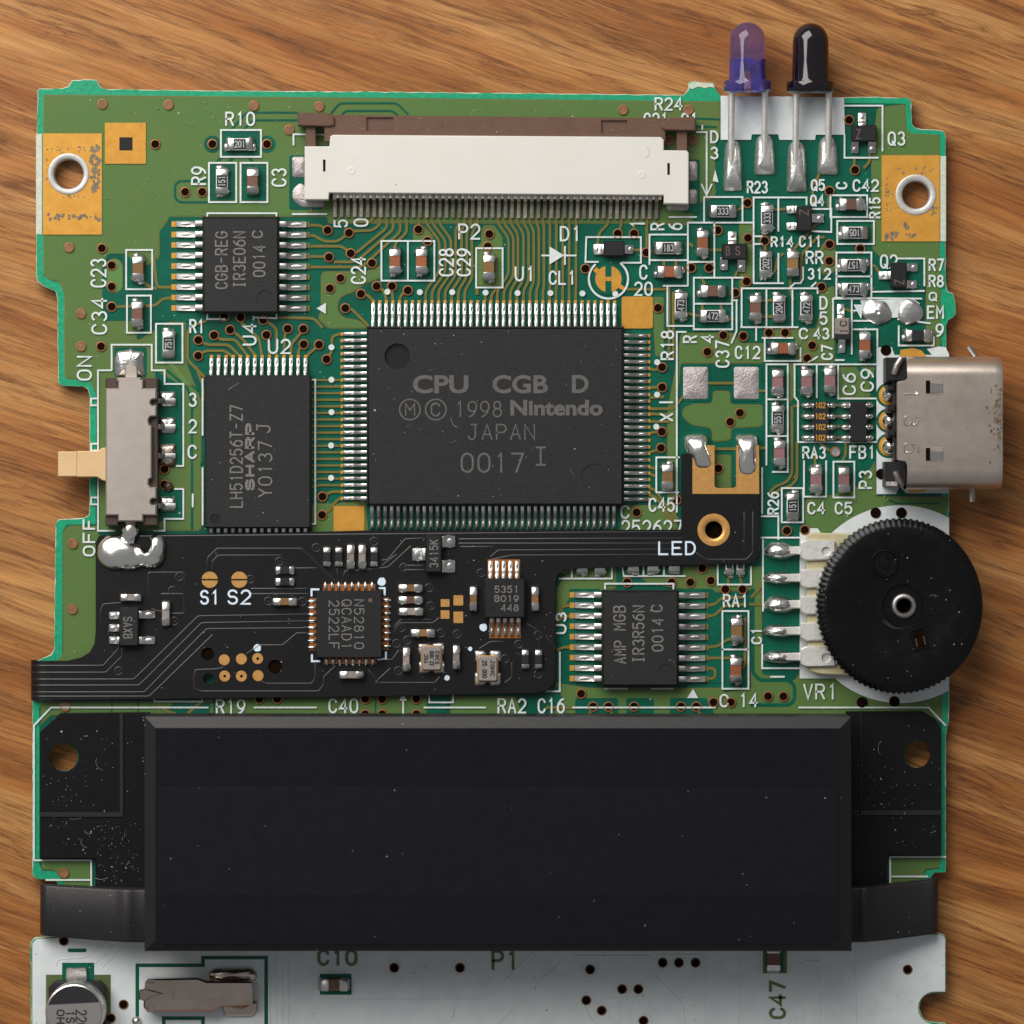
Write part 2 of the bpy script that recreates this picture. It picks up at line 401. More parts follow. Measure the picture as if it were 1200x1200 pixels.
    def tube(s, pts, r, n=8, mi=0, rads=None):
        P = [Vector(p) for p in pts]; vs = []; fs = []
        for i, p in enumerate(P):
            d = (P[min(i+1, len(P)-1)]-P[max(i-1, 0)]).normalized()
            up = Vector((0, 0, 1)) if abs(d.z) < 0.9 else Vector((1, 0, 0))
            a = d.cross(up).normalized(); b = d.cross(a)
            rr = rads[i] if rads else r
            for j in range(n):
                t = 2*math.pi*j/n; q = p+a*rr*math.cos(t)+b*rr*math.sin(t); vs.append(tuple(q))
        for i in range(len(P)-1):
            for j in range(n): fs.append((i*n+j, i*n+(j+1) % n, (i+1)*n+(j+1) % n, (i+1)*n+j))
        fs += [list(range(n))[::-1], [(len(P)-1)*n+j for j in range(n)]]
        s.add(vs, fs, mi)
    def lathe_z(s, cx, cy, prof, n=32, mi=0, rfun=None):
        vs = []; fs = []; K = len(prof)
        for (r, z) in prof:
            for j in range(n):
                t = 2*math.pi*j/n; rr = r if rfun is None else rfun(r, t)
                vs.append((cx+rr*math.cos(t), cy+rr*math.sin(t), z))
        for k in range(K-1):
            for j in range(n): fs.append((k*n+j, k*n+(j+1) % n, (k+1)*n+(j+1) % n, (k+1)*n+j))
        s.add(vs, fs, mi)
    def lift(s, h):
        """measured at height h: bring the footprint back to its true place on that plane"""
        k = (DP-h)/DP
        s.v = [(600+(x-600)*k, 600+(y-600)*k, z) for x, y, z in s.v]
        return s
    def mesh(s, name, mats, org=(0, 0, 0), sharp=32, fix=True):
        me = bpy.data.meshes.new(name)
        ox, oy, oz = org
        me.from_pydata([((x-ox)*U, -(y-oy)*U, (z-oz)*U) for x, y, z in s.v], [], s.f)
        for m_ in mats: me.materials.append(M[m_])
        me.polygons.foreach_set("material_index", s.m)
        if fix:
            bm = bmesh.new(); bm.from_mesh(me)
            bmesh.ops.recalc_face_normals(bm, faces=bm.faces[:])
            bm.to_mesh(me); bm.free()
        me.polygons.foreach_set("use_smooth", [True]*len(me.polygons))
        me.update()
        me.set_sharp_from_angle(angle=R(sharp))
        return me

WL = {}
def place(name, data, x, y, z, parent=None, label=None, rot=0.0, kind=None, cat=None, group=None):
    o = bpy.data.objects.new(name, data); COL.objects.link(o)
    w = Vector(((x-600)*U, (600-y)*U, z*U)); WL[o.name] = w
    if parent is not None:
        o.parent = parent; o.location = w - WL[parent.name]
    else: o.location = w
    if rot: o.rotation_euler = (0, 0, rot)
    if label: o["label"] = label
    if kind: o["kind"] = kind
    if cat: o["category"] = cat
    if group: o["group"] = group
    return o
def build(mb, name, mats, parent=None, label=None, kind=None, org=None, sharp=32, fix=True, cat=None):
    if isinstance(mats, str): mats = [mats]
    if org is None:
        xs = [v[0] for v in mb.v]; ys = [v[1] for v in mb.v]
        org = ((min(xs)+max(xs))/2, (min(ys)+max(ys))/2, min(v[2] for v in mb.v))
    return place(name, mb.mesh(name, mats, org, sharp, fix), org[0], org[1], org[2], parent, label, 0, kind, cat)

# ------------------------------------------------------------------ stroke lettering (4 x 6 grid)
def _arc(cx, cy, rx, ry, a0, a1, n=6):
    return [(cx+rx*math.cos(R(a0+(a1-a0)*i/n)), cy+ry*math.sin(R(a0+(a1-a0)*i/n))) for i in range(n+1)]
_O = _arc(2, 4, 2, 2, 0, 180)+_arc(2, 2, 2, 2, 180, 360); _O.append(_O[0])
G = {
 'A': [[(0, 0), (2, 6), (4, 0)], [(0.8, 2.0), (3.2, 2.0)]],
 'B': [[(0, 0), (0, 6), (2.6, 6)]+_arc(2.4, 4.6, 1.4, 1.4, 80, -80, 4)+[(0.1, 3.2)], [(2.4, 3.2)]+_arc(2.4, 1.6, 1.6, 1.6, 80, -85, 4)+[(0, 0)]],
 'C': [_arc(2, 4, 2, 2, 15, 180)+_arc(2, 2, 2, 2, 180, 345)],
 'D': [[(0, 0), (0, 6), (1.8, 6)]+_arc(1.8, 3, 2.2, 3, 80, -80, 6)+[(0, 0)]],
 'E': [[(4, 6), (0, 6), (0, 0), (4, 0)], [(0, 3.1), (3.2, 3.1)]],
 'F': [[(4, 6), (0, 6), (0, 0)], [(0, 3.1), (3.2, 3.1)]],
 'G': [_arc(2, 4, 2, 2, 15, 180)+_arc(2, 2, 2, 2, 180, 350)+[(4, 2.8), (2.3, 2.8)]],
 'H': [[(0, 0), (0, 6)], [(4, 0), (4, 6)], [(0, 3), (4, 3)]],
 'I': [[(1, 0), (3, 0)], [(1, 6), (3, 6)], [(2, 0), (2, 6)]],
 'J': [[(1.2, 6), (3.6, 6)], [(3, 6), (3, 1.6)]+_arc(1.5, 1.6, 1.5, 1.6, 0, -170, 5)],
 'K': [[(0, 0), (0, 6)], [(4, 6), (0.2, 2.4)], [(1.4, 3.6), (4, 0)]],
 'L': [[(0, 6), (0, 0), (3.8, 0)]],
 'M': [[(0, 0), (0, 6), (2, 2.6), (4, 6), (4, 0)]],
 'N': [[(0, 0), (0, 6), (4, 0), (4, 6)]],
 'O': [_O], '0': [_O],
 'P': [[(0, 0), (0, 6), (2.5, 6)]+_arc(2.4, 4.4, 1.6, 1.6, 80, -85, 5)+[(0, 2.8)]],
 'Q': [_O, [(2.4, 1.6), (4.1, -0.3)]],
 'R': [[(0, 0), (0, 6), (2.5, 6)]+_arc(2.4, 4.5, 1.6, 1.5, 80, -85, 5)+[(0, 3)], [(2.2, 3), (4, 0)]],
 'S': [_arc(2, 4.45, 1.9, 1.55, 20, 240, 7)+_arc(2, 1.6, 2, 1.6, 75, -165, 7)],
 'T': [[(0, 6), (4, 6)], [(2, 6), (2, 0)]],
 'U': [[(0, 6), (0, 2)]+_arc(2, 2, 2, 2, 180, 360)+[(4, 6)]],
 'V': [[(0, 6), (2, 0), (4, 6)]],
 'X': [[(0, 0), (4, 6)], [(0, 6), (4, 0)]],
 'Y': [[(0, 6), (2, 3), (4, 6)], [(2, 3), (2, 0)]],
 'Z': [[(0, 6), (4, 6), (0, 0), (4, 0)]],
 '1': [[(1.2, 5), (2.2, 6), (2.2, 0)]], '|': [[(2, 6), (2, 0)]],
 '2': [_arc(2, 4.2, 2, 1.8, 165, -35, 7)+[(0, 0), (4, 0)]],
 '3': [_arc(1.9, 4.5, 1.7, 1.5, 155, -75, 7), _arc(1.9, 1.6, 2, 1.6, 75, -155, 7)],
 '4': [[(3, 0), (3, 6), (0, 1.8), (4, 1.8)]],
 '5': [[(3.7, 6), (0.4, 6), (0.1, 3.3)]+_arc(1.9, 2, 2, 2, 125, -150, 8)],
 '6': [_arc(2, 2, 2, 2, 0, 360, 14), [(3.5, 6), (2.2, 5.6), (0.7, 4.2), (0.05, 2.6)]],
 '7': [[(0, 6), (4, 6), (1.6, 0)]],
 '8': [_arc(2, 4.5, 1.6, 1.5, 270, 630, 10), _arc(2, 1.6, 2, 1.6, 90, 450, 12)],
 '9': [_arc(2, 4, 2, 2, 0, 360, 14), [(0.5, 0), (1.8, 0.4), (3.3, 1.8), (3.95, 3.4)]],
 '-': [[(0.6, 3), (3.4, 3)]], '.': [[(1.6, 0), (2.2, 0)]],
}
def stext(mb, txt, box, rot=0, sw=2.2, z=2.0, mi=0, adv=6.0, tent=0.0):
    """letters fitted into the image box (x0,y0,x1,y1); rot 90 reads upward, -90 downward"""
    x0, y0, x1, y1 = box
    Lw, Hh = (x1-x0, y1-y0) if rot in (0, 180) else (y1-y0, x1-x0)
    n = len(txt); tot = adv*(n-1)+4
    su = (Lw-sw)/tot if n > 1 or txt not in '1|I' else (Lw-sw)/4
    sv = (Hh-sw)/6
    k = 0
    for i, ch in enumerate(txt):
        for st in G.get(ch, []):
            pts = []
            for gx, gy in st:
                u = sw/2+(i*adv+gx)*su; v = sw/2+gy*sv
                if rot == 0: p = (x0+u, y1-v)
                elif rot == 90: p = (x1-v, y1-u)
                elif rot == -90: p = (x0+v, y0+u)
                else: p = (x1-u, y0+v)
                pts.append(p)
            q = [pts[0]]
            for p in pts[1:]:
                if (Vector(p)-Vector(q[-1])).length > 0.05: q.append(p)
            if len(q) > 3 and (Vector(q[0])-Vector(q[-1])).length < 0.05: mb.ribbon(q[:-1], sw, z+0.06*(k % 4), mi, 0, True, tent)
            else: mb.ribbon(q, sw, z+0.06*(k % 4), mi, tent=tent)
            k += 1
def ftext(mb, txt, box, z, bold=0.0, mi=0):
    cu = bpy.data.curves.new("lettering_curve", 'FONT'); cu.body = txt; cu.offset = bold; cu.resolution_u = 4
    ob = bpy.data.objects.new("lettering_curve", cu); COL.objects.link(ob)
    dg = bpy.context.evaluated_depsgraph_get(); me = ob.evaluated_get(dg).to_mesh()
    vs = [tuple(v.co) for v in me.vertices]; fs = [list(p.vertices) for p in me.polygons]
    ob.evaluated_get(dg).to_mesh_clear(); bpy.data.objects.remove(ob); bpy.data.curves.remove(cu)
    ax = min(v[0] for v in vs); bx = max(v[0] for v in vs); ay = min(v[1] for v in vs); by = max(v[1] for v in vs)
    x0, y0, x1, y1 = box
    mb.add([(x0+(v[0]-ax)/(bx-ax)*(x1-x0), y1-(v[1]-ay)/(by-ay)*(y1-y0), z) for v in vs], fs, mi)

# ================================================================== SETTING: the table
ZT = -18.5
mb = MB()
mb.box(-1900, -1900, 3100, 3100, ZT-280, ZT)
build(mb, "tabletop", 'wood', label="brown wood-grain laminate tabletop under the circuit board", kind="structure", fix=True)

# ================================================================== THE CIRCUIT BOARD
board = place("circuit_board", None, 575, 700, ZT, label="green printed circuit board populated with chips, lying on a wood-grain table", cat="circuit board")
OUT = [(44, 106), (47, 104), (72, 104), (80, 101), (85, 94), (99, 93), (113, 94), (117, 101), (123, 104.5), (240, 106), (440, 107.5), (600, 109), (780, 111),
       (801, 111), (806, 106), (807, 97), (813, 95), (826, 97), (836, 97), (839, 105), (844, 112), (989, 114), (1030, 113.5), (1064, 115), (1068, 117.5),
       (1069, 145), (1072, 149.5), (1080, 151), (1100, 152), (1106, 154), (1108.5, 159), (1108.5, 334), (1111, 341), (1117, 344), (1119.5, 352),
       (1120.5, 367), (1118, 372), (1112, 375), (1109, 382), (1109, 412), (1112, 420), (1112.5, 700), (1112, 845), (1108.5, 862), (1108.5, 1022),
       (1095, 1023), (1090, 1030), (1086, 1040), (1086, 1085), (1092, 1094), (1102, 1094), (1107, 1096), (1108.5, 1101), (1108.5, 1163)]
for i in range(13):
    a = R(-90 - 180*i/12); OUT.append((1095+17.5*math.cos(a), 1181+17.5*math.sin(a)))
OUT += [(1108.5, 1199), (1108.5, 1290), (36, 1290), (36, 1104), (40, 1099), (64, 1098), (72, 1090), (72, 1040), (64, 1031), (43, 1030), (38, 1026), (38, 790), (40, 776),
        (60, 767), (63.5, 760), (65, 614), (69, 608.5), (98, 607), (104, 604), (105, 590), (105, 465), (103, 456), (97, 453), (73, 452), (68, 448),
        (67.3, 350), (65, 342), (60, 339), (51, 336), (44, 330), (42.3, 322), (42.6, 200)]
H1 = circ(80.7, 204, 17.4, 28); H2 = circ(1073.5, 228.5, 16.2, 28); H3 = circ(74, 887, 17.0, 28); H4 = circ(1075.5, 884, 16.0, 28)
# slightly rough routed rim
rim = []
for i, p in enumerate(OUT):
    q = OUT[(i+1) % len(OUT)]; d = math.hypot(q[0]-p[0], q[1]-p[1]); n = max(1, int(d/6))
    for k in range(n):
        t = k/n; rim.append((p[0]+(q[0]-p[0])*t+rng.uniform(-.35, .35), p[1]+(q[1]-p[1])*t+rng.uniform(-.35, .35)))
mb = MB()
mb.prism(rim, -15.3, 0.0, 0.7, 0, 1, holes=[H1, H2, H3, H4], bottom=True)
substrate = build(mb, "substrate", ['fr4', 'fr4_side'], board, "green laminate board with notched outline and four screw holes")

rim2 = inset(rim, 0.55)
rim2 = [(x+rng.uniform(-.5, .5)*(1.9 if rng.random() < .22 else .6), y+rng.uniform(-.5, .5)*(1.9 if rng.random() < .22 else .6)) for x, y in rim2]
mb = MB(); mb.sheet(rim2, 0.15, 0, [H1, H2, H3, H4])
build(mb, "mask_margin", 'mask_edge', substrate)
mb = MB(); mb.prism([(807.5, 98.5), (813, 96), (826, 98), (835.5, 98), (837.5, 103), (832, 102), (826, 103.5), (818, 101.5), (812, 104.5), (808, 104)], -1, 0.9, 0.3)
build(mb, "broken_tab_edge", 'fr4', substrate)
# --- area without edge margin: mask over bare laminate
INN = inset(OUT, 8.0)
INNER = [(52, 111.5), (430, 114.5), (845, 119), (989, 120.5), (1061, 121.5), (1062, 152), (1068, 157), (1101, 158), (1101, 380), (1104, 408), (1104, 850),
         (1101, 870), (1101, 1018), (1086, 1020), (1078, 1030), (1078, 1092), (80, 1092), (80, 1036), (64, 1021), (50, 1020), (46, 1012), (46, 830), (60, 800),
         (73, 768), (73.5, 622), (78, 615), (112, 614), (113, 470), (112, 461), (106, 446), (78, 444), (76, 440), (75.5, 345), (72, 332), (58, 328), (51, 323)]
mb = MB(); mb.sheet(INNER, 0.3, 0, [H1, H2, H3, H4])
build(mb, "mask_field", 'mask_dark', substrate)

_pk = [0]; pour_e = MB(); pour = MB(); clear = MB(); patch_e = MB(); patch = MB(); clear2 = MB()
def P(poly, r=4, holes=()):           # copper pour, brass rim + olive field
    p = rounded(poly, r, 3, True)
    _pk[0] += 1; e = 0.008*_pk[0]
    pour_e.sheet(p, 0.5+e, 0, holes); pour.sheet(inset(p, 1.1), 0.8+e, 0, holes)
def K(poly, r=4):                      # clearance (no copper)
    _pk[0] += 1; clear.sheet(rounded(poly, r, 3, True), 1.0+0.003*_pk[0])
def Q(poly, r=4):                      # second-level copper patch on a clearance
    p = rounded(poly, r, 3, True)
    patch_e.sheet(p, 1.35); patch.sheet(inset(p, 1.0), 1.5)
P([(51, 111), (844, 119), (844, 160), (838, 170), (838, 232), (812, 240), (812, 262), (384, 262), (384, 254), (200, 254), (187, 272), (187, 303), (175, 311), (160, 311), (160, 400),
   (200, 376), (218, 376), (218, 424), (236, 470), (236, 622), (114, 622), (113, 461), (106, 446), (78, 444), (75.5, 440), (75.5, 345), (70, 330), (58, 328), (51, 323)], 5, [H1])
P([(74, 622), (80, 616), (116, 616), (116, 800), (48, 800), (48, 790), (74, 768)], 6)
P([(1021, 188), (1028, 126), (1061, 122), (1062, 152), (1068, 157), (1101, 158), (1101, 330), (1060, 330), (1032, 302), (1022, 292)], 4, [H2])
P([(48, 822), (250, 822), (250, 838), (60, 838), (47, 850)], 2)
P([(255, 816), (500, 816), (500, 845), (255, 845)], 2)
P([(528, 816), (604, 816), (614, 845), (528, 845)], 2)
P([(650, 800), (690, 806), (700, 806), (848, 806), (848, 812), (930, 798), (938, 788), (1100, 700), (1104, 845), (640, 845), (660, 820)], 3)
P([(48, 1009), (106, 1009), (106, 1045), (84, 1045), (64, 1020), (50, 1019)], 2)
P([(1044, 1005), (1101, 1005), (1101, 1017), (1084, 1019), (1078, 1040), (1044, 1040)], 2)
P([(652, 690), (664, 672), (700, 664), (722, 664), (722, 690), (700, 694), (668, 700), (652, 730)], 3)
P([(735, 664), (900, 664), (900, 690), (830, 695), (800, 690), (760, 684)], 3)
P([(880, 688), (893, 690), (893, 790), (937, 800), (937, 840), (845, 840), (845, 812), (880, 812)], 3)
P([(770, 262), (806, 262), (806, 276), (770, 276)], 2)
P([(798, 390), (860, 390), (868, 402), (895, 402), (895, 426), (798, 426), (794, 470), (792, 600), (782, 600), (782, 480), (790, 440)], 3)
P([(764, 348), (778, 348), (778, 418), (768, 418), (766, 388)], 3)
P([(1001, 575), (1026, 540), (1027, 582), (1112, 582), (1104, 620), (960, 640), (942, 620), (944, 585)], 3)
P([(960, 340), (978, 335), (978, 425), (932, 425), (932, 385), (956, 385), (962, 362)], 3)
P([(983, 430), (1026, 430), (1020, 448), (1020, 466), (983, 466)], 3)
P([(728, 592), (792, 592), (794, 622), (728, 622)], 4)
P([(366, 590), (394, 590), (428, 586), (432, 626), (366, 626)], 3)
P([(376, 322), (380, 318), (430, 318), (448, 310), (448, 325), (430, 332), (415, 342), (400, 348), (396, 355), (396, 365), (402, 372), (420, 375), (433, 385), (385, 385), (372, 373), (376, 365)], 4)
P([(484, 278), (484, 268), (490, 262), (497, 265), (508, 277), (508, 283), (485, 284)], 2)
P([(564, 270), (567, 264), (579, 264), (589, 278), (589, 335), (558, 335), (558, 290), (564, 285)], 2)
P([(835, 458), (856, 458), (856, 474), (894, 474), (894, 500), (857, 502), (857, 516), (834, 518), (834, 502), (810, 498), (799, 488), (800, 478), (812, 473), (835, 473)], 5)
P([(836, 533), (857, 533), (857, 580), (836, 580)], 3)
P([(866, 262), (882, 262), (882, 330), (866, 345)], 2)
P([(962, 286), (979, 282), (979, 320), (962, 322)], 4)
P([(895, 386), (958, 386), (958, 425), (940, 425), (940, 404), (931, 396), (895, 396)], 3)
P([(1085, 300), (1102, 300), (1102, 406), (1085, 406)], 2)
P([(924, 426), (931, 426), (931, 466), (924, 474)], 1)
# clearances
for p in ([(120, 308), (127, 297), (148, 297), (160, 311), (176, 311), (187, 303), (187, 270), (193, 266), (262, 266), (262, 378), (184, 376), (120, 376)],
          [(197, 254), (245, 254), (245, 260), (197, 260)], [(261, 154), (304, 154), (304, 182), (261, 182)], [(246, 193), (275, 193), (275, 235), (246, 235)],
          [(284, 193), (312, 193), (312, 235), (284, 235)], [(185, 382), (214, 382), (214, 423), (185, 423)], [(339, 182), (378, 182), (378, 246), (339, 246)],
          [(800, 187), (820, 187), (820, 250), (800, 250)], [(134, 407), (172, 407), (172, 442), (134, 442)], [(182, 434), (214, 452), (214, 546), (182, 546)], [(184, 574), (214, 574), (214, 610), (184, 610)],
          [(993, 128), (1020, 128), (1022, 142), (1020, 184), (992, 184)], [(768, 264), (806, 264), (806, 282), (768, 282)], [(797, 427), (832, 427), (832, 470), (797, 470)], [(857, 427), (893, 427), (893, 470), (857, 470)],
          [(797, 505), (834, 505), (834, 556), (797, 556)], [(858, 505), (893, 505), (893, 570), (858, 570)], [(1024, 300), (1084, 304), (1084, 340), (1024, 340)], [(978, 352), (996, 352), (998, 416), (990, 419), (978, 415)],
          [(895, 632), (937, 632), (937, 782), (895, 782)], [(667, 690), (704, 690), (704, 800), (667, 800)], [(663, 764), (690, 764), (690, 790), (663, 790)], [(795, 690), (835, 690), (848, 706), (848, 800), (800, 800)],
          [(730, 664), (800, 664), (800, 674), (730, 674)], [(842, 664), (878, 664), (878, 684), (842, 684)], [(205, 816), (246, 816), (246, 838), (196, 838)], [(500, 820), (524, 820), (520, 838), (500, 838)],
          [(1050, 408), (1080, 408), (1090, 418), (1046, 418)], [(674, 818), (724, 818), (724, 840), (674, 840)], [(734, 818), (766, 818), (766, 842), (734, 842)], [(785, 818), (828, 818), (840, 842), (785, 842)]):
    K(p, 3)
for x, y, r in ((249, 169, 10), (313, 169, 10), (713, 327, 19), (74, 1104, 5)):
    clear.sheet(circ(x, y, r, 24), 1.22)
# dark isolation lines cut in the pours
for pts, w in (([(245, 212), (210, 212), (205, 217), (205, 232), (210, 237), (245, 237)], 2.6), ([(270, 153), (289, 132), (349, 132)], 2.4), ([(284, 153), (297, 141), (350, 141)], 2.4),
               ([(388, 133), (398, 121), (465, 121), (478, 134)], 2.4), ([(401, 134), (405, 130), (460, 130), (466, 135)], 2.4), ([(816, 139), (844, 140)], 2.2), ([(816, 148), (840, 149)], 2.2),
               ([(254, 190), (262, 182)], 3), ([(268, 190), (276, 182)], 3), ([(296, 190), (290, 182)], 3), ([(225, 470), (225, 620)], 2.6), ([(224, 470), (220, 455), (196, 434)], 2.6), ([(235, 545), (238, 540)], 2),
               ([(205, 425), (205, 434), (232, 458)], 2.2), ([(882, 690), (882, 788), (890, 797), (924, 797), (931, 803), (931, 820), (925, 826), (880, 826)], 4.0),
               ([(942, 610), (942, 618), (950, 622)], 3), ([(1005, 430), (1022, 448)], 4), ([(1042, 586), (1050, 590), (1100, 590)], 2), ([(131, 820), (131, 837)], 1.6), ([(162, 820), (162, 837)], 1.6), ([(440, 818), (440, 842)], 1.6)):
    clear.ribbon(rounded(pts, 4, 3), w, 1.24, 0, 0.2)
Q([(125, 309), (130, 303), (138, 303), (144, 309), (144, 338), (138, 343), (128, 343), (125, 338)], 4)
Q([(196, 426), (204, 426), (226, 452), (217, 452)], 2)
for n_, m_, k_, mt in ((pour_e, pour, "copper_pour", 'mask_pour'), (patch_e, patch, "copper_patch", 'mask_pour2')):
    if n_.v: build(n_, k_+"_rim", 'trace', substrate, kind="stuff"); build(m_, k_, mt, substrate, kind="stuff")
build(clear, "copper_clearance", 'mask_dark', substrate, kind="stuff")

# ------------------------------------------------------------------ traces
T = MB(); _tk = [0]
def tr(pts, w=3.2, r=5):
    T.ribbon(rounded(pts, r, 3), w, 1.75+0.05*(_tk[0] % 5), 0, 0.1); _tk[0] += 1
# regulator right side to vias
for pts in ([(364, 264), (376, 264), (384, 270)], [(364, 276), (368, 276), (380, 283), (396, 283), (409, 273)], [(364, 288.6), (401, 288.6), (411, 297)], [(364, 300.5), (385, 301)], [(364, 313), (400, 313), (424, 313), (469, 272), (469, 255)],
            [(392, 307), (415, 307), (422, 303), (461, 269), (461, 255)], [(438, 255), (434, 260), (412, 260)], [(446, 255), (446, 262), (437, 270), (409, 271)], [(453.5, 255), (453.5, 267), (418, 296)], [(476.7, 255), (476.7, 273), (464, 284), (462, 292)],
            [(324, 372), (368, 373), (378, 384)], [(423, 345), (430, 345), (438, 353)], [(441, 336), (450, 340), (453, 353)], [(459, 336), (460.5, 353)], [(478, 341), (470, 345), (468, 353)], [(405, 361), (412, 362), (432, 382)],
            [(232.6, 398.6), (242, 404), (268, 404), (281.8, 418)], [(251, 393), (259, 398), (276, 398), (290.2, 417)], [(270, 386.6), (277, 391), (286, 399), (298.8, 416)], [(283, 378), (304, 397), (307.2, 418)], [(232, 417), (240, 411), (264, 411), (273.3, 419)],
            [(315.8, 418), (315.8, 402), (312, 393)], [(324.2, 418), (324.2, 385), (312, 376)], [(332.6, 418), (334, 392), (337, 386)], [(341, 418), (341, 404), (355, 387)], [(349.6, 418), (349.6, 410), (356, 404)], [(358.2, 420), (362, 414), (374, 405)],
            [(383, 421), (389, 412), (389, 394), (398, 391.5)], [(242, 376), (224, 382), (220, 390), (220, 422), (240, 442)], [(184, 338), (176, 337), (168, 330)], [(180, 300), (184, 336.6), (201, 336.6)], [(131, 359.5), (183, 358), (190, 350), (201, 349)],
            [(230, 430), (238, 452), (238, 470)], [(378, 582), (388, 576), (398, 576.3)], [(378, 603), (388, 596), (391, 590), (398, 584)],
            [(742, 293), (752, 293)], [(735, 339), (780, 339)], [(757.5, 296), (758, 255)], [(713, 255), (713, 262), (702, 273), (700, 287)], [(728, 255), (728, 264), (724, 274)], [(743, 255), (743, 274)],
            [(827, 449), (862, 449)], [(829, 526), (864, 526)], [(889, 458), (898, 458)], [(889, 525), (898, 525)], [(800, 465), (792, 476), (788, 479), (760, 479)], [(856, 248), (866, 246), (874, 240)], [(824, 293), (846, 293)], [(812, 289), (808, 285)],
            [(904, 246), (920, 245)], [(896, 272), (896, 283)], [(896, 283), (897, 294)], [(957, 262), (926, 297)], [(966, 278), (958, 278), (939, 298), (939, 330)], [(966, 290), (952, 300)], [(904, 322), (909, 316), (911, 302), (918, 297)], [(926, 324), (926, 342), (930, 352)],
            [(875, 330), (870, 336)], [(864, 318), (860, 326)], [(872, 318), (876, 328)], [(950, 218), (956, 212), (960, 204)], [(972, 224), (970, 240), (974, 246)], [(952, 224), (953, 240)], [(1001, 183), (1001, 199)], [(1012, 197), (1019, 190), (1019, 180)],
            [(1014, 310), (1024, 310), (1032, 322)], [(1012, 338), (1024, 338)], [(984, 360), (1002, 366)], [(930, 560), (934, 556), (934, 520)], [(928, 476), (928, 556), (922, 565), (908, 570), (902, 577)], [(934, 518), (934, 562), (926, 570), (914, 573), (904, 582)],
            [(937, 475), (930, 476)], [(975, 475), (998, 475)], [(975, 488), (998, 488)], [(975, 500), (998, 500)], [(975, 513), (998, 513)], [(972, 528), (960, 519), (958, 514)], [(991, 518), (991, 534), (986, 542)], [(955, 530), (955, 546)], [(1000, 518), (1000, 528)],
            [(761, 432), (768, 434), (776, 430)], [(761, 454), (776, 454)], [(761, 466), (778, 465)], [(761, 485), (786, 486)], [(761, 494), (784, 494)], [(761, 508), (768, 506), (775, 506)], [(761, 530), (768, 528), (775, 525)], [(761, 548), (770, 549)], [(761, 555), (768, 558)],
            [(761, 572), (768, 574), (776, 586), (794, 608)], [(761, 580), (768, 582), (790, 612)], [(778, 600), (786, 614)], [(866, 786), (873, 780), (873, 724)], [(828, 758.6), (842, 757), (852, 749), (862, 748)], [(828, 771), (845, 771), (860, 771)], [(828, 783), (838, 783), (838, 795), (828, 795)],
            [(828, 709.5), (838, 708), (846, 700), (870, 700)], [(828, 722), (838, 721), (848, 710), (874, 708)], [(668, 722), (660, 722), (653, 728)], [(668, 758.6), (660, 758), (653, 762)], [(668, 709.4), (658, 711)], [(854, 675), (852, 690)], [(867, 675), (870, 690)], [(880, 700), (890, 690), (895, 678)], [(878, 708), (896, 708)],
            [(655, 668), (662, 672), (668, 668)], [(695, 828), (688, 842)], [(713, 828), (720, 842)], [(816, 828), (822, 840)], [(640, 829), (674, 829)], [(220, 836), (236, 822), (250, 820)], [(185, 825), (196, 834), (206, 836)], [(778, 305), (778, 316)], [(792, 305), (792, 312)], [(822, 326), (826, 333)], [(823, 356), (823, 364)], [(845, 356), (845, 364)],
            [(860, 375), (850, 372)], [(804, 367), (818, 370)], [(891, 352), (905, 352)], [(891, 371), (905, 371)], [(886, 376), (886, 384)], [(784, 336), (784, 420)], [(789, 342), (789, 420)]):
    tr(pts)
# connector fan-out down to the processor
for x0, xm, x1 in ((499.7, 515, 498.8), (507, 522, 506.4), (515, 528.5, 514), (537.5, 534, 521.7), (545, 541, 529.3), (552.5, 547, 537), (560, 553, 544.6), (583.7, 596, 582.7), (591, 601.7, 590.4), (598.7, 607, 598), (606, 613.5, 605.7), (614, 619.5, 613.4),
                   (621, 625.5, 621), (629, 631.5, 628.7), (636.7, 637.5, 636.4), (644.5, 644.5, 644), (652, 652, 651.6), (659.5, 659.5, 659.3), (667, 667, 667), (675, 675, 674.6)):
    d = abs(xm-x0); d2 = abs(xm-x1)
    tr([(x0, 254), (x0, 262), (xm, 263+d*1.15+2), (xm, 340-d2*1.1-4), (x1, 341), (x1, 353)], 3.0, 5)
tr([(491.7, 254), (491, 268)], 3.0); tr([(569, 344), (568.5, 353)], 3); tr([(582, 338), (576, 345), (575.5, 353)], 3); tr([(559, 338), (559, 345)], 4)
for i in range(7, 24):
    y = 391.5+7.7*i
    tr([(366, y+(2 if i > 21 else 0)), (374, y), (398, y)], 2.6)
tr([(364, 245), (364, 252)], 3)
build(T, "copper_traces", 'trace', substrate, kind="stuff")

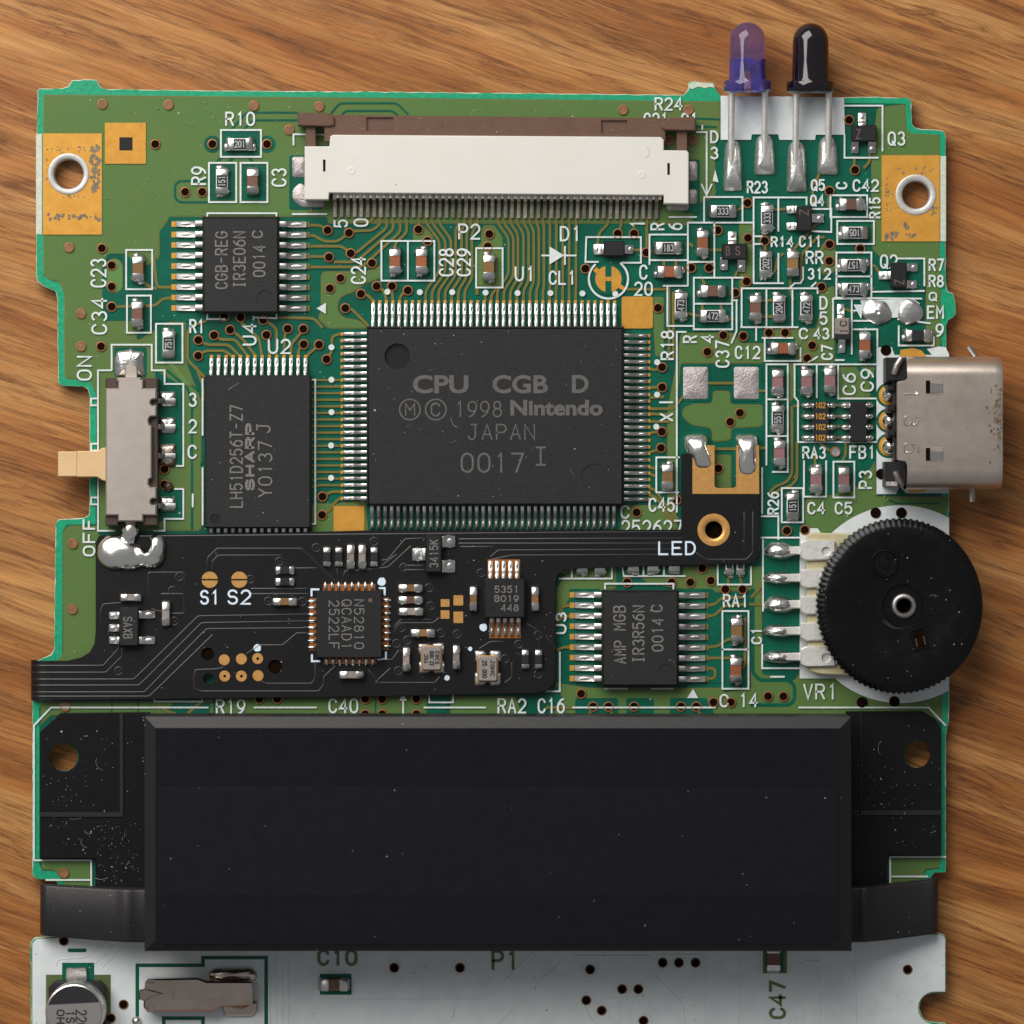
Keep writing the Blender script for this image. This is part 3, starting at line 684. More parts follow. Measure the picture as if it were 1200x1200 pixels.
# ------------------------------------------------------------------ vias
def via_mesh(kind):
    mb = MB(); ro, ri = 6.3, 4.5
    mb.lathe_z(0, 0, [(ro, 0.0), (ro-0.4, 0.75), (ri+0.3, 0.85), (ri, 0.2)], 18, 0)
    mb.sheet(circ(0, 0, ri, 18), 0.22, 1)  # flat disc coloured as the inside of the via, nothing is cut
    return mb.mesh("via", {'d': ['copper_ring', 'hole'], 'p': ['copper_ring', 'plug'], 'w': ['hole', 'hole'], 't': ['copper_ring', 'solder']}[kind], (0, 0, 0), 50)
VM = {k: via_mesh(k) for k in 'dpwt'}
VIAS = {'p': [(120, 122), (197.5, 123), (297.5, 124), (374, 125), (339, 152), (730, 129), (807, 129), (784, 164), (811, 164), (77, 828), (85.5, 637), (85, 714), (75, 1023), (81, 290), (95, 367.5), (95, 406)],
 'd': [(182, 169), (217, 225), (237, 225), (249, 169), (313, 169), (119.5, 291), (131, 311), (131, 336), (131, 359.5), (118.5, 406), (384, 270), (409, 273), (385.6, 301.5), (411, 297), (399, 326), (386.6, 338), (404.8, 361.3),
  (263, 371), (282, 372), (308.6, 375), (269.8, 386.6), (251, 393), (312.4, 392.6), (337.2, 385.4), (355.6, 385.6), (356, 403.6), (374, 404), (382.8, 421.2), (232.6, 398.6), (232.4, 417), (436, 308.5), (490.5, 269), (501, 282.5),
  (441.5, 335.5), (459.5, 335.5), (478, 340.5), (423, 344.5), (573.5, 274.5), (571.5, 289), (724, 274), (743, 274), (757.5, 296), (686, 315), (771, 361), (876, 238), (841, 270), (876.5, 279), (810, 314), (831, 314), (875, 330), (896, 282.5),
  (972, 224), (1002, 199.4), (995, 140.8), (972, 286.5), (971.7, 306), (1008, 291.5), (962.5, 336.5), (861.6, 343.4), (847.6, 393), (871, 394), (829, 412.5), (901, 390), (920, 390), (775.8, 430.5), (776, 454), (775.6, 506), (774.6, 525),
  (951.7, 405), (946, 420), (855.6, 494.5), (867, 484), (842, 549), (793, 586), (746, 600.5), (922, 622), (943, 621), (378, 582), (377.5, 603.5), (193, 550), (193, 568), (735, 682.5), (787, 682.5), (809, 682.5), (833, 680.5), (850, 690.5), (870, 690.5),
  (681, 813), (695, 828), (713, 828), (743, 828), (798, 828), (816, 828), (836, 823), (856.5, 823), (900, 816), (918, 816), (304, 819), (325, 819), (428, 819), (448, 819), (488, 819), (428, 837), (448, 837), (488, 837), (823, 666)],
 'w': [(1038, 410.5), (1032.5, 555.5), (1026, 601), (1056, 601), (1010, 823), (1048, 822)],
 't': [(979, 529.5)]}
VIAS_WHITE = [(462, 1134), (539, 1134), (691.5, 1136), (729, 1159), (748, 1159), (776.5, 1128), (795.5, 1128), (815, 1128), (687, 1172), (705, 1184), (754, 1196), (1063.5, 1136), (145, 1177), (130, 1193), (75, 1102.5)]
for k, lst in VIAS.items():
    for x, y in lst: place("via", VM[k], x, y, 1.9 if k != 'w' else 2.5, substrate)
mbw = MB()
mbw.lathe_z(0, 0, [(6.0, 0.0), (5.6, 0.3), (5.0, 0.3), (4.8, 0.1)], 18, 0); mbw.sheet(circ(0, 0, 4.85, 18), 0.12, 1)
VW = mbw.mesh("via", ['plug', 'hole'], (0, 0, 0), 50)
for x, y in VIAS_WHITE: place("via", VW, x, y, 2.4, substrate)

# ------------------------------------------------------------------ exposed gold pads and bare rim
def sheetpart(name, poly, z, m_, holes=(), parent=None, r=0):
    mb = MB(); p = rounded(poly, r, 3, True) if r else poly
    mb.prism(p, z-0.5, z, 0, 0, holes=holes); return build(mb, name, m_, parent or substrate)
sheetpart("gold_pad", rect(50.5, 156.5, 119.5, 275), 2.0, 'gold_dirty', [circ(80.7, 204, 24.0, 28)])
sheetpart("gold_pad", rect(1033, 182, 1101, 283), 2.0, 'gold_dirty', [circ(1073, 228.5, 23.6, 28)])
sheetpart("gold_pad", rect(123, 144, 171, 192), 2.0, 'gold', [rect(140, 161, 155.5, 176.5)])
mb = MB(); mb.sheet(rect(140, 161, 155.5, 176.5), 1.7); build(mb, "alignment_mark", 'dimple', substrate)
sheetpart("gold_pad", rect(728.5, 347.5, 765, 385), 2.0, 'gold', r=3)
sheetpart("gold_pad", rect(391, 593, 427, 628), 2.0, 'gold')
for x0, x1, y0, y1 in ((42.2, 49.6, 157, 275), (1101.6, 1108.8, 183, 283)):
    mb = MB(); mb.prism(rect(x0, y0, x1, y1), -0.5, 1.2, 0.5); build(mb, "bare_rim", 'fr4', substrate)
for cx, cy, ro, ri in ((80.5, 204, 24.6, 17.4), (1073.2, 228.4, 24.2, 16.2)):
    mb = MB(); mb.lathe_z(cx, cy, [(ro, 1.6), (ro-0.5, 2.6), (ro-1.6, 2.9), (ri+1.6, 2.7), (ri+0.4, 2.0), (ri-0.2, 0.5), (ri-0.3, -15.4)], 40)
    build(mb, "screw_hole_rim", 'ring', substrate, sharp=60)
# grime marks worn into the gold pads
mb = MB()
def grit(x0, y0, x1, y1, n, rmin, rmax):
    for _ in range(n):
        x, y, r = rng.uniform(x0, x1), rng.uniform(y0, y1), rng.uniform(rmin, rmax)
        mb.sheet([(x+r*rng.uniform(.5, 1.1)*math.cos(a*0.9), y+r*rng.uniform(.5, 1.1)*math.sin(a*0.9)) for a in range(7)], 2.08+rng.uniform(0, .12))
grit(107, 170, 116, 226, 46, 1.5, 3.8); grit(53, 251, 117, 258, 30, .8, 3.2); grit(55, 172, 104, 180, 26, .5, 1.4); grit(54, 184, 58, 215, 16, .5, 1.6); grit(60, 228, 100, 232, 16, .5, 1.3)
grit(1038, 204, 1041, 254, 26, .6, 1.7); grit(1037, 272, 1052, 281, 14, 1.2, 3.8); grit(1058, 262, 1064, 270, 4, 2, 4.2); grit(1058, 274, 1076, 279, 6, 1.4, 3); grit(1045, 195, 1096, 204, 16, .5, 1.9); grit(1090, 240, 1098, 252, 14, .6, 1.8); grit(1044, 225, 1052, 250, 8, .5, 1.3)
build(mb, "grime_marks", 'grime', substrate, kind="stuff")
# H-shaped test pad
mb = MB()
def half(sgn):
    pts = [(713+sgn*3.6, 327-4.0)]
    a0 = math.acos(3.6/15.5)
    for i in range(13):
        a = -a0+2*a0*i/12; pts.append((713+sgn*15.5*math.cos(a), 327+15.5*math.sin(a)))
    return pts
for sgn in (-1, 1):
    mb.prism(orient(half(sgn)), 1.5, 2.0)
mb.prism(rect(709.6, 324.5, 716.4, 329.5), 1.5, 2.0)
mb.prism([(695, 317), (699, 313), (704, 318), (700, 322)], 1.5, 1.96); mb.prism([(722, 336), (726, 332), (734, 338), (731, 341)], 1.5, 1.96)
build(mb, "test_pad", 'gold', substrate)

# ------------------------------------------------------------------ white printed blocks
mb = MB()
mb.sheet([(844.5, 112.6), (989, 114.4), (990, 158), (956, 158), (955, 164), (913, 164), (912, 157.5), (881, 157.5), (880, 164), (844.5, 164)], 2.0)
build(mb, "white_print_block", 'silk_block', substrate)
mb = MB()
wp = [(937, 619), (958, 619)] + [(1055+116*math.cos(R(a)), 708+116*math.sin(R(a))) for a in range(-139, -60, 6)] + [(1112, 607), (1112, 808)] + [(1055+116*math.cos(R(a)), 708+116*math.sin(R(a))) for a in range(60, 133, 6)] + [(978, 795), (937, 795)]
mb.sheet(wp, 2.0); build(mb, "white_print_block", 'silk_block', substrate)
mb = MB()
mb.sheet([(1027, 407), (1045, 407), (1048, 416), (1092, 416), (1086, 409), (1100, 406), (1108, 407), (1112, 415), (1112, 578), (1062, 578), (1054, 570), (1050, 579), (1027, 579)], 2.0)
build(mb, "white_print_block", 'silk_block', substrate)
mb = MB()
WB = [p for p in OUT if p[1] > 1090]
mb.sheet(inset([(43, 1100), (64, 1099), (100, 1097), (1000, 1097), (1094, 1095), (1102, 1095), (1106, 1097), (1107.5, 1101), (1107.5, 1162)] + [(1095+19*math.cos(R(-90-180*i/12)), 1181+19*math.sin(R(-90-180*i/12))) for i in range(13)] + [(1107.5, 1200), (1107.5, 1288), (38, 1288), (38, 1105)], 0.2), 2.0)
build(mb, "white_print_field", 'silk_block', substrate)
mb = MB()
for pts in ([(397, 1171), (570, 1171), (640, 1101)], [(582, 1200), (664, 1121)], [(674, 1120), (760, 1120), (767, 1126), (767, 1144), (800, 1176), (802, 1200)], [(772, 1119), (822, 1119), (826, 1124), (826, 1200)], [(866, 1120), (866, 1200)], [(961, 1110), (961, 1200)], [(1003, 1104), (1003, 1200)],
            [(317, 1120), (317, 1200)], [(324, 1120), (324, 1200)], [(331, 1120), (331, 1200)], [(338, 1120), (338, 1200)], [(66, 1132), (68, 1124), (100, 1122), (128, 1102)], [(118, 1135), (146, 1108)], [(110, 1130), (138, 1104)], [(698, 1176), (712, 1170), (726, 1170), (726, 1200)], [(734, 1166), (738, 1200)], [(746, 1166), (740, 1172), (740, 1200)], [(685, 1178), (692, 1194), (700, 1200)], [(710, 1190), (726, 1200)]):
    mb.ribbon(rounded(pts, 4, 2), 1.6, 2.0, 0, 0, tent=0.55)
for x, y in VIAS_WHITE[:12]:
    mb.ribbon(circ(x, y, 9.0, 20), 1.2, 2.0, 0, 0, True, 0.4)
build(mb, "trace_ridges", 'silk_block', substrate, kind="stuff", sharp=60)
mb = MB()
for pts, w in (([(161, 1290), (161, 1131), (238, 1131), (238, 1122), (312, 1122), (312, 1290)], 4.2), ([(192, 1215), (192, 1193), (238, 1193), (238, 1215)], 4.2), ([(81, 1113.5), (100, 1113.5)], 4.4)):
    mb.ribbon(pts, w, 2.25, 0)
mb.sheet(rect(54, 1142, 130, 1260), 2.2, 1); mb.sheet(rect(73, 1128, 110.5, 1150), 2.35, 0); mb.sheet(rect(375, 1141, 412, 1165.5), 2.25, 0); mb.sheet(rect(894, 1112, 922, 1140.5), 2.25, 1); mb.sheet(rect(898, 1114, 918, 1138), 2.4, 0)
build(mb, "print_gaps", ['mask_dark', 'knock'], substrate, kind="stuff")
# edges of the pads around the link socket
mb = MB()
for y in (463, 493, 522.5):
    mb.sheet(circ(1041, y, 14.5, 24), 2.15, 0); mb.sheet(circ(1041.5, y, 12, 24), 2.35, 1)
mb.sheet([(1055, 410), (1070, 408), (1080, 411), (1086, 418), (1054, 418)], 2.35, 1)
mb.sheet([(1060, 571), (1090, 571), (1082, 577), (1066, 577)], 2.35, 1)
build(mb, "socket_pads", ['mask_dark', 'gold'], substrate)

# ------------------------------------------------------------------ silkscreen lines
S = MB(); _sk = [0]
def sl(*pts, w=2.0):
    S.ribbon(pts, w, 2.5+0.05*(_sk[0] % 6), 0, 0.3); _sk[0] += 1
def sbox(x0, y0, x1, y1, w=2.0):
    S.ribbon(rect(x0, y0, x1, y1), w, 2.5+0.05*(_sk[0] % 6), 0, 0, True); _sk[0] += 1
for b in ((259, 152.5, 306, 184), (245, 191, 277, 237), (282, 191, 313.5, 237), (148, 293, 178.5, 339), (149, 346.5, 177, 390), (183, 379.5, 214, 425), (447, 282.5, 509, 329), (558, 291, 589, 337),
          (973, 229, 1016, 254.5), (981, 259, 1024, 286), (980, 296, 1021, 350), (813, 325.5, 858, 386), (916, 572, 941, 612), (976.5, 541, 1001, 583), (846.5, 716, 877, 807)): sbox(*b)
for p in ([(344, 170), (344, 157.5), (390, 158)], [(343, 251), (383, 251)], [(243, 257), (243, 250), (324, 250), (324, 257)], [(243, 366), (243, 374), (264, 374)], [(297, 375), (297, 370.5)], [(297, 372), (324, 373), (324, 366)],
          [(478, 283), (478, 328)], [(237.5, 444), (237.5, 510)], [(237.5, 548), (237.5, 615)], [(366, 445), (369.5, 445), (369.5, 614), (366, 614)], [(131, 434), (131, 404), (178, 404), (178, 434), (193, 434), (193, 450), (215, 450), (215, 546), (207, 546)],
          [(131, 434), (115, 434), (115, 606), (115, 622), (135, 622)], [(180, 622), (193, 622), (193, 608), (215, 608), (215, 573), (205, 573)], [(115, 467), (107, 467), (107, 475), (115, 475)], [(115, 520), (107, 520), (107, 528), (115, 528)], [(115, 583), (107, 583), (107, 591), (115, 591)],
          [(635, 299.5), (675, 299.5)], [(662, 289), (662, 310)], [(701, 307), (686, 307), (687, 278), (751, 278), (751, 308), (728, 308)],
          [(816, 155), (828, 155), (828, 230)], [(822, 216), (828, 229), (834, 216)], [(823, 152), (823, 147)], [(825, 231), (870, 231), (870, 261)], [(825, 231), (825, 261)], [(806, 261), (883, 261)], [(784, 254.5), (816, 254.5)],
          [(806, 275), (761, 275), (761, 310)], [(761, 305), (806, 305)], [(777, 335), (806, 335)], [(806, 261), (806, 335)], [(837, 261), (837, 325)], [(806, 307), (837, 307)], [(883, 332), (883, 231.5), (945, 231.5), (945, 240)], [(912, 231), (912, 271)], [(883, 277), (893, 277)], [(883, 286), (893, 286)],
          [(912, 297), (912, 331)], [(883, 332), (918, 332)], [(951, 245), (974, 245), (974, 272), (951, 271)], [(857, 325.5), (871, 325.5)], [(813, 356), (858, 356)], [(782, 335), (782, 382), (812, 382)], [(857, 352), (864, 352)], [(863, 352), (863, 388), (857, 402)],
          [(869, 383.5), (869, 338), (958, 338)], [(868, 383.5), (935, 383.5)], [(898, 339), (898, 383)], [(928.5, 340), (928.5, 383)], [(886, 384), (886, 399)], [(926, 337), (931, 332), (938, 332), (941, 327), (941, 313)], [(950, 337), (956, 331)], [(958, 338), (958, 344)], [(893, 396), (929, 396)], [(896, 396), (896, 423), (938, 423), (938, 408)], [(947, 425), (958, 418)],
          [(980, 324), (1021, 324)], [(1052, 303), (1083, 303), (1083, 335)], [(1022, 342), (1083, 341)], [(978, 349), (1080, 350)], [(976, 396), (976, 350), (997, 350)], [(998, 350), (998, 415)], [(998, 386), (1028, 386), (1028, 406)], [(979, 422), (989, 422)], [(1000, 376), (1018, 376)], [(1052, 374), (1090, 379)], [(1053, 382), (1053, 405), (1094, 405), (1094, 394)],
          [(793, 600), (793, 389), (804, 389)], [(898, 545), (898, 427), (923, 427), (923, 553), (905, 553)], [(898, 468), (923, 468)], [(898, 511), (923, 511)], [(931, 427), (931, 465), (935, 470), (935, 518), (1027, 518)], [(930, 427), (1027, 427)], [(957, 427), (957, 466)], [(982, 427), (982, 467), (1027, 467)],
          [(942, 540), (942, 582), (968, 582), (968, 540)], [(893, 548), (893, 602)], [(892, 605), (912, 605), (912, 632)], [(892, 630), (937, 630)], [(769, 577), (769, 536), (796, 536)], [(769, 577), (795, 577)],
          [(709, 690), (709, 684), (789, 684), (789, 690)], [(709, 807), (735, 807)], [(763, 807), (789, 807)], [(846, 761), (877, 761)], [(671, 829), (838, 829)], [(656, 764), (656, 810), (640, 810)], [(655, 678), (717, 678), (717, 664)], [(670, 664), (670, 678)], [(729, 664), (731, 675), (803, 675)], [(754, 664), (754, 675)], [(778, 664), (778, 675)],
          [(841, 662), (841, 685), (880, 685), (880, 664)], [(894, 632), (894, 716)], [(893, 755), (893, 783), (937, 783)], [(40, 1008), (40, 850), (60, 829), (244, 829)], [(40, 1008), (107, 1008), (107, 1042)], [(54, 1031), (105, 1031)], [(936, 829), (1088, 829), (1108, 850)], [(1108, 1004), (1043, 1004), (1043, 1040)], [(1043, 1027), (1087, 1027)],
          [(298, 829), (371, 829)], [(497, 829), (569, 829)], [(472.5, 838), (472.5, 818)], [(181, 814), (181, 822), (237, 822), (237, 814)], [(503, 812), (503, 823), (531, 823), (531, 812)],
          [(989, 124), (1034, 124), (1034, 177)], [(989.5, 158), (989.5, 185), (1029, 185)], [(1019, 362), (1019, 350)], [(1000, 364), (1006, 364)]):
    sl(*p)
S.ribbon([(713+23*math.cos(R(a)), 327+23*math.sin(R(a))) for a in range(-52, 236, 9)], 2.4, 2.5)
for tri in ([(644, 289), (644, 310), (661, 299.5)], [(371, 361.5), (382, 355), (382, 368)], [(805, 818), (812, 807), (818, 818)], [(468, 821), (472.5, 812), (477, 821)], [(1000, 357), (1012, 357), (1009, 374)], [(835, 212), (838, 199), (842, 214)]):
    S.sheet(tri, 2.85)
for x, y in ((454, 342), (492, 342.5), (530, 342.5), (569, 343), (606.5, 343.5), (645, 343.5), (682.5, 344), (721, 344.5), (388.5, 407), (388.5, 445), (388.5, 483), (388, 522), (388, 560), (770, 424.5), (770, 462.5), (769, 500)):
    S.sheet(circ(x, y, 3.5, 14), 2.9)
S.sheet([(1008, 352), (1070, 350), (1078, 356), (1060, 364), (1052, 372), (1014, 374)], 2.42)
build(S, "silkscreen_outlines", 'silk', substrate)

# printed designators
def L(txt, box, rot=0, sw=2.5, m_='silk', z=2.55):
    mb = MB(); stext(mb, txt, box, rot, sw, z); build(mb, "printed_lettering", m_, substrate)
for t, b, r in (("R10", (264, 131, 299, 148), 0), ("R9", (224, 195, 242, 217), 90), ("C3", (318, 197, 336, 219), 90), ("C23", (106, 303, 125, 337), 90), ("C34", (107, 349, 126, 392), 90), ("ON", (90, 417, 108, 446), 90), ("OFF", (97, 608, 112, 652), 90),
                ("R1", (222, 374, 240, 391), 0), ("U4", (284, 379, 301, 405), 90), ("U2", (314, 397, 341, 415), 0), ("3", (221, 460, 231, 477), 0), ("2", (221, 491, 231, 508), 0), ("C", (220, 521, 231, 538), 0), ("|", (222, 578, 230, 595), 0),
                ("5", (391, 257, 408, 267), 90), ("0", (414, 256, 432, 266), 90), ("C24", (411, 301, 429, 333), 90), ("C28", (514, 291, 532, 324), 90), ("C29", (535, 291, 552, 324), 90), ("P2", (537, 262, 563, 281), 0), ("U1", (603, 312, 627, 330), 0), ("CL1", (643, 317, 675, 334), 0), ("D1", (656, 265, 681, 283), 0),
                ("C", (749, 310, 759, 328), 0), ("20", (743, 330, 765, 347), 0), ("R24", (767, 114, 800, 130), 0), ("C21", (754, 132, 783, 149), 0), ("C1", (798, 132, 818, 149), 0), ("D", (832, 153, 842, 168), 0), ("3", (832, 172, 842, 187), 0), ("R23", (875, 212, 900, 227), 0), ("R", (762, 261, 779, 270), 90), ("6", (783, 261, 800, 270), 90),
                ("Q5", (950, 210, 967, 224), 0), ("C", (979, 213, 993, 222), 90), ("C42", (999, 210, 1030, 225), 0), ("Q4", (949, 228, 966, 242), 0), ("R15", (1018, 231, 1032, 256), 90), ("Q3", (1040, 154, 1061, 171), 0), ("R14", (903, 277, 930, 290), 0), ("C11", (936, 276, 963, 290), 0), ("RR", (944, 294, 965, 310), 0), ("312", (946, 314, 974, 328), 0),
                ("Q2", (1031, 298, 1052, 315), 0), ("R7", (1088, 303, 1106, 318), 0), ("R8", (1088, 322, 1106, 337), 0), ("Q", (1088, 342, 1098, 353), 0), ("EM", (1086, 358, 1106, 374), 0), ("9", (1096, 379, 1106, 395), 0), ("D", (960, 347, 970, 363), 0), ("5", (960, 365, 970, 381), 0), ("C", (936, 384, 947, 398), 0), ("43", (953, 384, 972, 398), 0), ("C7", (962, 404, 976, 422), 90),
                ("C12", (861, 405, 891, 421), 0), ("C37", (838, 399, 855, 431), 90), ("R", (800, 393, 817, 402), 90), ("4", (821, 392, 837, 402), 90), ("R18", (774, 387, 790, 422), 90), ("X", (773, 484, 789, 494), 90), ("|", (772, 467, 789, 476), 90), ("C6", (987, 437, 1003, 463), 90), ("C9", (1008, 432, 1024, 459), 90), ("RA3", (940, 523, 968, 538), 0), ("FB1", (995, 522, 1026, 538), 0), ("P3", (1006, 551, 1022, 573), 90),
                ("C4", (946, 588, 967, 603), 0), ("C5", (978, 588, 999, 603), 0), ("R26", (899, 576, 913, 603), 90), ("C45", (760, 583, 791, 600), 0), ("252627", (728, 609, 800, 628), 0), ("C", (727, 592, 738, 608), 0), ("RA1", (847, 696, 877, 712), 0), ("U3", (651, 717, 664, 743), 90), ("C", (843, 813, 854, 829), 0), ("14", (866, 812, 888, 829), 0), ("C1", (880, 735, 893, 755), 90), ("|", (902, 788, 920, 798), 90), ("VR1", (941, 801, 981, 820), 0),
                ("R19", (253, 819, 288, 837), 0), ("C40", (385, 818, 420, 836), 0), ("RA2", (583, 818, 617, 836), 0), ("C16", (630, 818, 662, 836), 0)):
    L(t, b, r, 1.9 if max(b[2]-b[0], b[3]-b[1]) < 12 else 2.25)
for t, b, r in (("C10", (372, 1112, 419, 1132), 0), ("P1", (576, 1113, 608, 1137), 0), ("C47", (901, 1149, 921, 1194), 90), ("1", (738, 258, 756, 267), 90)):
    L(t, b, r, 3.4 if b[1] > 1000 else 2.5, 'knock' if b[1] > 1000 else 'silk')

# ================================================================== SURFACE-MOUNT PARTS
_cache = {}
def rotv(mb, q):
    c, s_ = {0: (1, 0), 90: (0, 1), 180: (-1, 0), 270: (0, -1)}[q % 360]
    mb.v = [(x*c-y*s_, x*s_+y*c, z) for x, y, z in mb.v]; return mb
def term_mesh(tl, w, h, q, var, fil=3.0):
    key = ('t', tl, w, h, q, var, fil)
    if key not in _cache:
        mb = MB(); r = random.Random(var*31+5)
        mb.extrude_profile([(0, 0), (0, h+0.3), (tl-1.6, h+0.4), (tl-0.2, h-1.0), (tl+0.4, h*0.55), (tl+fil*0.4, h*0.28), (tl+fil, 0.3), (tl+fil, 0)], w, 1.3)
        if var:
            sy = 1 if var % 2 else -1
            bx = tl*0.55+r.uniform(0, 2); by = sy*w*0.36
            mb.blob([(bx+(3.6+r.uniform(0, 1.6))*math.cos(a), by+(3.2+r.uniform(0, 1.8))*math.sin(a)) for a in [i*math.pi/6 for i in range(12)]], h*0.75, 0, 4)
            mb.blob([(tl+1+(2.6+r.uniform(0, 2))*math.cos(a), -by*0.5+(w*0.33+r.uniform(0, 1))*math.sin(a)) for a in [i*math.pi/6 for i in range(12)]], h*0.45, 0, 3)
        _cache[key] = rotv(mb, q).mesh("terminal", ['solder'], (0, 0, 0), 60)
    return _cache[key]
def two_term(name, x, y, Ln, w, h, vert, mid, body_m, parent, z=1.8, var=True, top=None, txt=None, trot=0, fil=3.0, lab=None, tw=3.2):
    """x,y centre; Ln end-to-end length; mid length of the visible middle"""
    key = ('b', name, Ln, w, h, vert, mid, body_m)
    if key not in _cache:
        mb = MB(); hl = Ln/2-1.5
        mb.prism(rect(-hl, -w/2+.6, hl, w/2-.6), 0, h-0.3, 0.8)
        _cache[key] = rotv(mb, 90 if vert else 0).mesh(name, [body_m], (0, 0, 0), 40)
    o = place(name, _cache[key], x, y, z, parent, lab)
    tl = (Ln-mid)/2
    for sg in (1, -1):
        q = ((0 if sg > 0 else 180)+(90 if vert else 0)) % 360
        dx, dy = ((sg*mid/2, 0) if not vert else (0, sg*mid/2))
        place("terminal", term_mesh(tl, w, h, q, rng.choice((0, 1, 2, 3)) if var else 0, fil), x+dx, y+dy, z, o)
    if top:
        mb = MB(); pw = w-tw
        r4 = rect(-mid/2-.5, -pw/2, mid/2+.5, pw/2)
        mb.prism(r4, 0, 0.9, 0.5); rotv(mb, 90 if vert else 0)
        key = ('top', mid, pw, vert)
        if key not in _cache: _cache[key] = mb.mesh("glaze", [top], (0, 0, 0), 40)
        place("glaze", _cache[key], x, y, z+h-0.4, o)
        if txt:
            mb = MB()
            if vert: stext(mb, txt, (x-pw/2+1.6, y-mid/2+.6, x+pw/2-1.6, y+mid/2-.6), trot or 90, 1.25, z+h+0.7)
            else: stext(mb, txt, (x-mid/2+.6, y-pw/2+1.6, x+mid/2-.6, y+pw/2-1.6), trot, 1.25, z+h+0.7)
            build(mb, "marking", 'res_mark', o)
    return o
def cap(x, y, vert, col, Ln=29, w=14, mid=12, parent=None, **k): return two_term("capacitor", x, y, Ln, w, 11, vert, mid, 'cap_'+col, parent or board, **k)
def res(x, y, vert, txt, Ln=30, w=15, mid=14, parent=None, trot=0, **k): return two_term("resistor", x, y, Ln, w, 7.5, vert, mid, 'ceramic', parent or board, top='res_black', txt=txt, trot=trot, **k)

for x, y, v, c in ((296.5, 213, 1, 'brown'), (162.5, 315, 1, 'tan'), (161.5, 368, 1, 'brown'), (463, 306.5, 1, 'orange'), (494, 306.5, 1, 'orange'), (573, 313.5, 1, 'tan'), (784, 319, 0, 'orange'), (823, 285, 1, 'orange'),
                   (835, 341.5, 0, 'brown'), (997, 240, 0, 'brown'), (928.5, 309, 1, 'tan'), (885, 361, 1, 'brown'), (917, 408.5, 0, 'orange'), (911, 448, 1, 'pink'), (913, 531, 1, 'pink'), (945, 447.5, 1, 'pink'), (972, 446, 1, 'pink'),
                   (956, 562, 1, 'pink'), (988.5, 562, 1, 'pink'), (782, 558.5, 1, 'tan'), (863, 738.5, 1, 'tan'), (862, 785, 1, 'orange'), (1013, 405, 1, 'orange')):
    cap(x, y, v, c)
for x, y, v, t in ((281.5, 169.5, 0, "201"), (260.5, 213, 1, "151"), (198, 403, 1, "751"), (847, 248, 0, "333"), (783, 291, 0, "183"), (898.5, 256, 1, "333"), (897, 309.5, 1, "202"), (797.5, 358, 1, "473"), (835, 370.5, 0, "472"),
                   (912.5, 361, 1, "204"), (944.5, 361, 1, "472"), (1001, 273, 0, "105"), (999.5, 311, 0, "157"), (1000, 339, 0, "473"), (911, 490, 1, "551"), (928.5, 593, 1, "151")):
    res(x, y, v, t, trot=(180 if t in ("105", "157") else 0))
two_term("resistor", 1075, 393.5, 30, 14, 9, 0, 14, 'res_black', board, lab="plain black chip component beside the link socket")
# part of the row emerging from under the flexible board
for x, y in ((682, 662), (703, 663), (742, 661), (765, 661), (790, 661)):
    two_term("capacitor", x, y-1, 22, 14, 6.5, 1, 7, 'cap_brown', board, z=1.2)
for x in (854.5, 867.5):
    two_term("resistor", x, 662, 24, 10, 6, 1, 8, 'ceramic', board, z=1.4, top='res_black')

def gull(L_, w, h, z0=1.6, th=2.6, toe=0.42, mname='tin', up=None, sol=True):
    key = ('g', L_, w, h, toe, mname)
    if key not in _cache:
        mb = MB(); a = L_*(1-toe); k = L_*0.28
        top = [(-1, h), (k*0.75, h), (k, h-0.8), (a-1.5, th+1.8), (a+0.5, th+0.6), (L_-0.8, th+0.2), (L_, th-0.8)]
        bot = [(L_, 0.2), (a-1, 0.2), (a-2.6, th*0.4+1), (k-1.4, h-th-0.4), (k*0.75-1, h-th), (-1, h-th)]
        mb.extrude_profile(top+bot, w, 0.7)
        if sol: mb.blob([(a+L_*toe*0.42+(L_*toe*0.62)*math.cos(t), (w*0.62)*math.sin(t)) for t in [i*math.pi/6 for i in range(12)]], th+0.9, 0, 4)
        _cache[key] = mb.mesh("pin", [mname], (0, 0, 0), 50)
    return _cache[key]
def pins(chip, lst, mesh, z=1.7, name="pin"):
    for x, y, q in lst: place(name, mesh, x, y, z, chip, rot=R(q))
def pinpads(lst, L_, w, parent, zz=2.0, over=4, m_='gold', nm="pin_pads"):
    mb = MB()
    for x, y, q in lst:
        dx, dy = {0: (1, 0), 90: (0, -1), 180: (-1, 0), 270: (0, 1)}[q]
        a = L_*0.5; b = L_+over
        p = [(x+dx*a-dy*w/2, y+dy*a+dx*w/2), (x+dx*b-dy*w/2, y+dy*b+dx*w/2), (x+dx*b+dy*w/2, y+dy*b-dx*w/2), (x+dx*a+dy*w/2, y+dy*a-dx*w/2)]
        mb.sheet(p, zz)
    return build(mb, nm, m_, parent)
def chip_body(name, x0, y0, x1, y1, h, label, parent, ch=2.2, dim=(), m_='epoxy', z0=4.0, mdim='dimple'):
    mb = MB()
    mb.prism(rounded(rect(x0, y0, x1, y1), 1.5, 2, True), z0, h, ch, 0, dimples=dim, mdim=1, chz=ch*1.3)
    return build(mb, name, [m_, mdim], parent, label)
def mark(chip, items, z, m_='mark', sw=1.7, name="marking"):
    for it in items:
        t, b, r = it[:3]; mb = MB(); stext(mb, t, b, r, it[3] if len(it) > 3 else sw, z); build(mb, name, m_, chip)

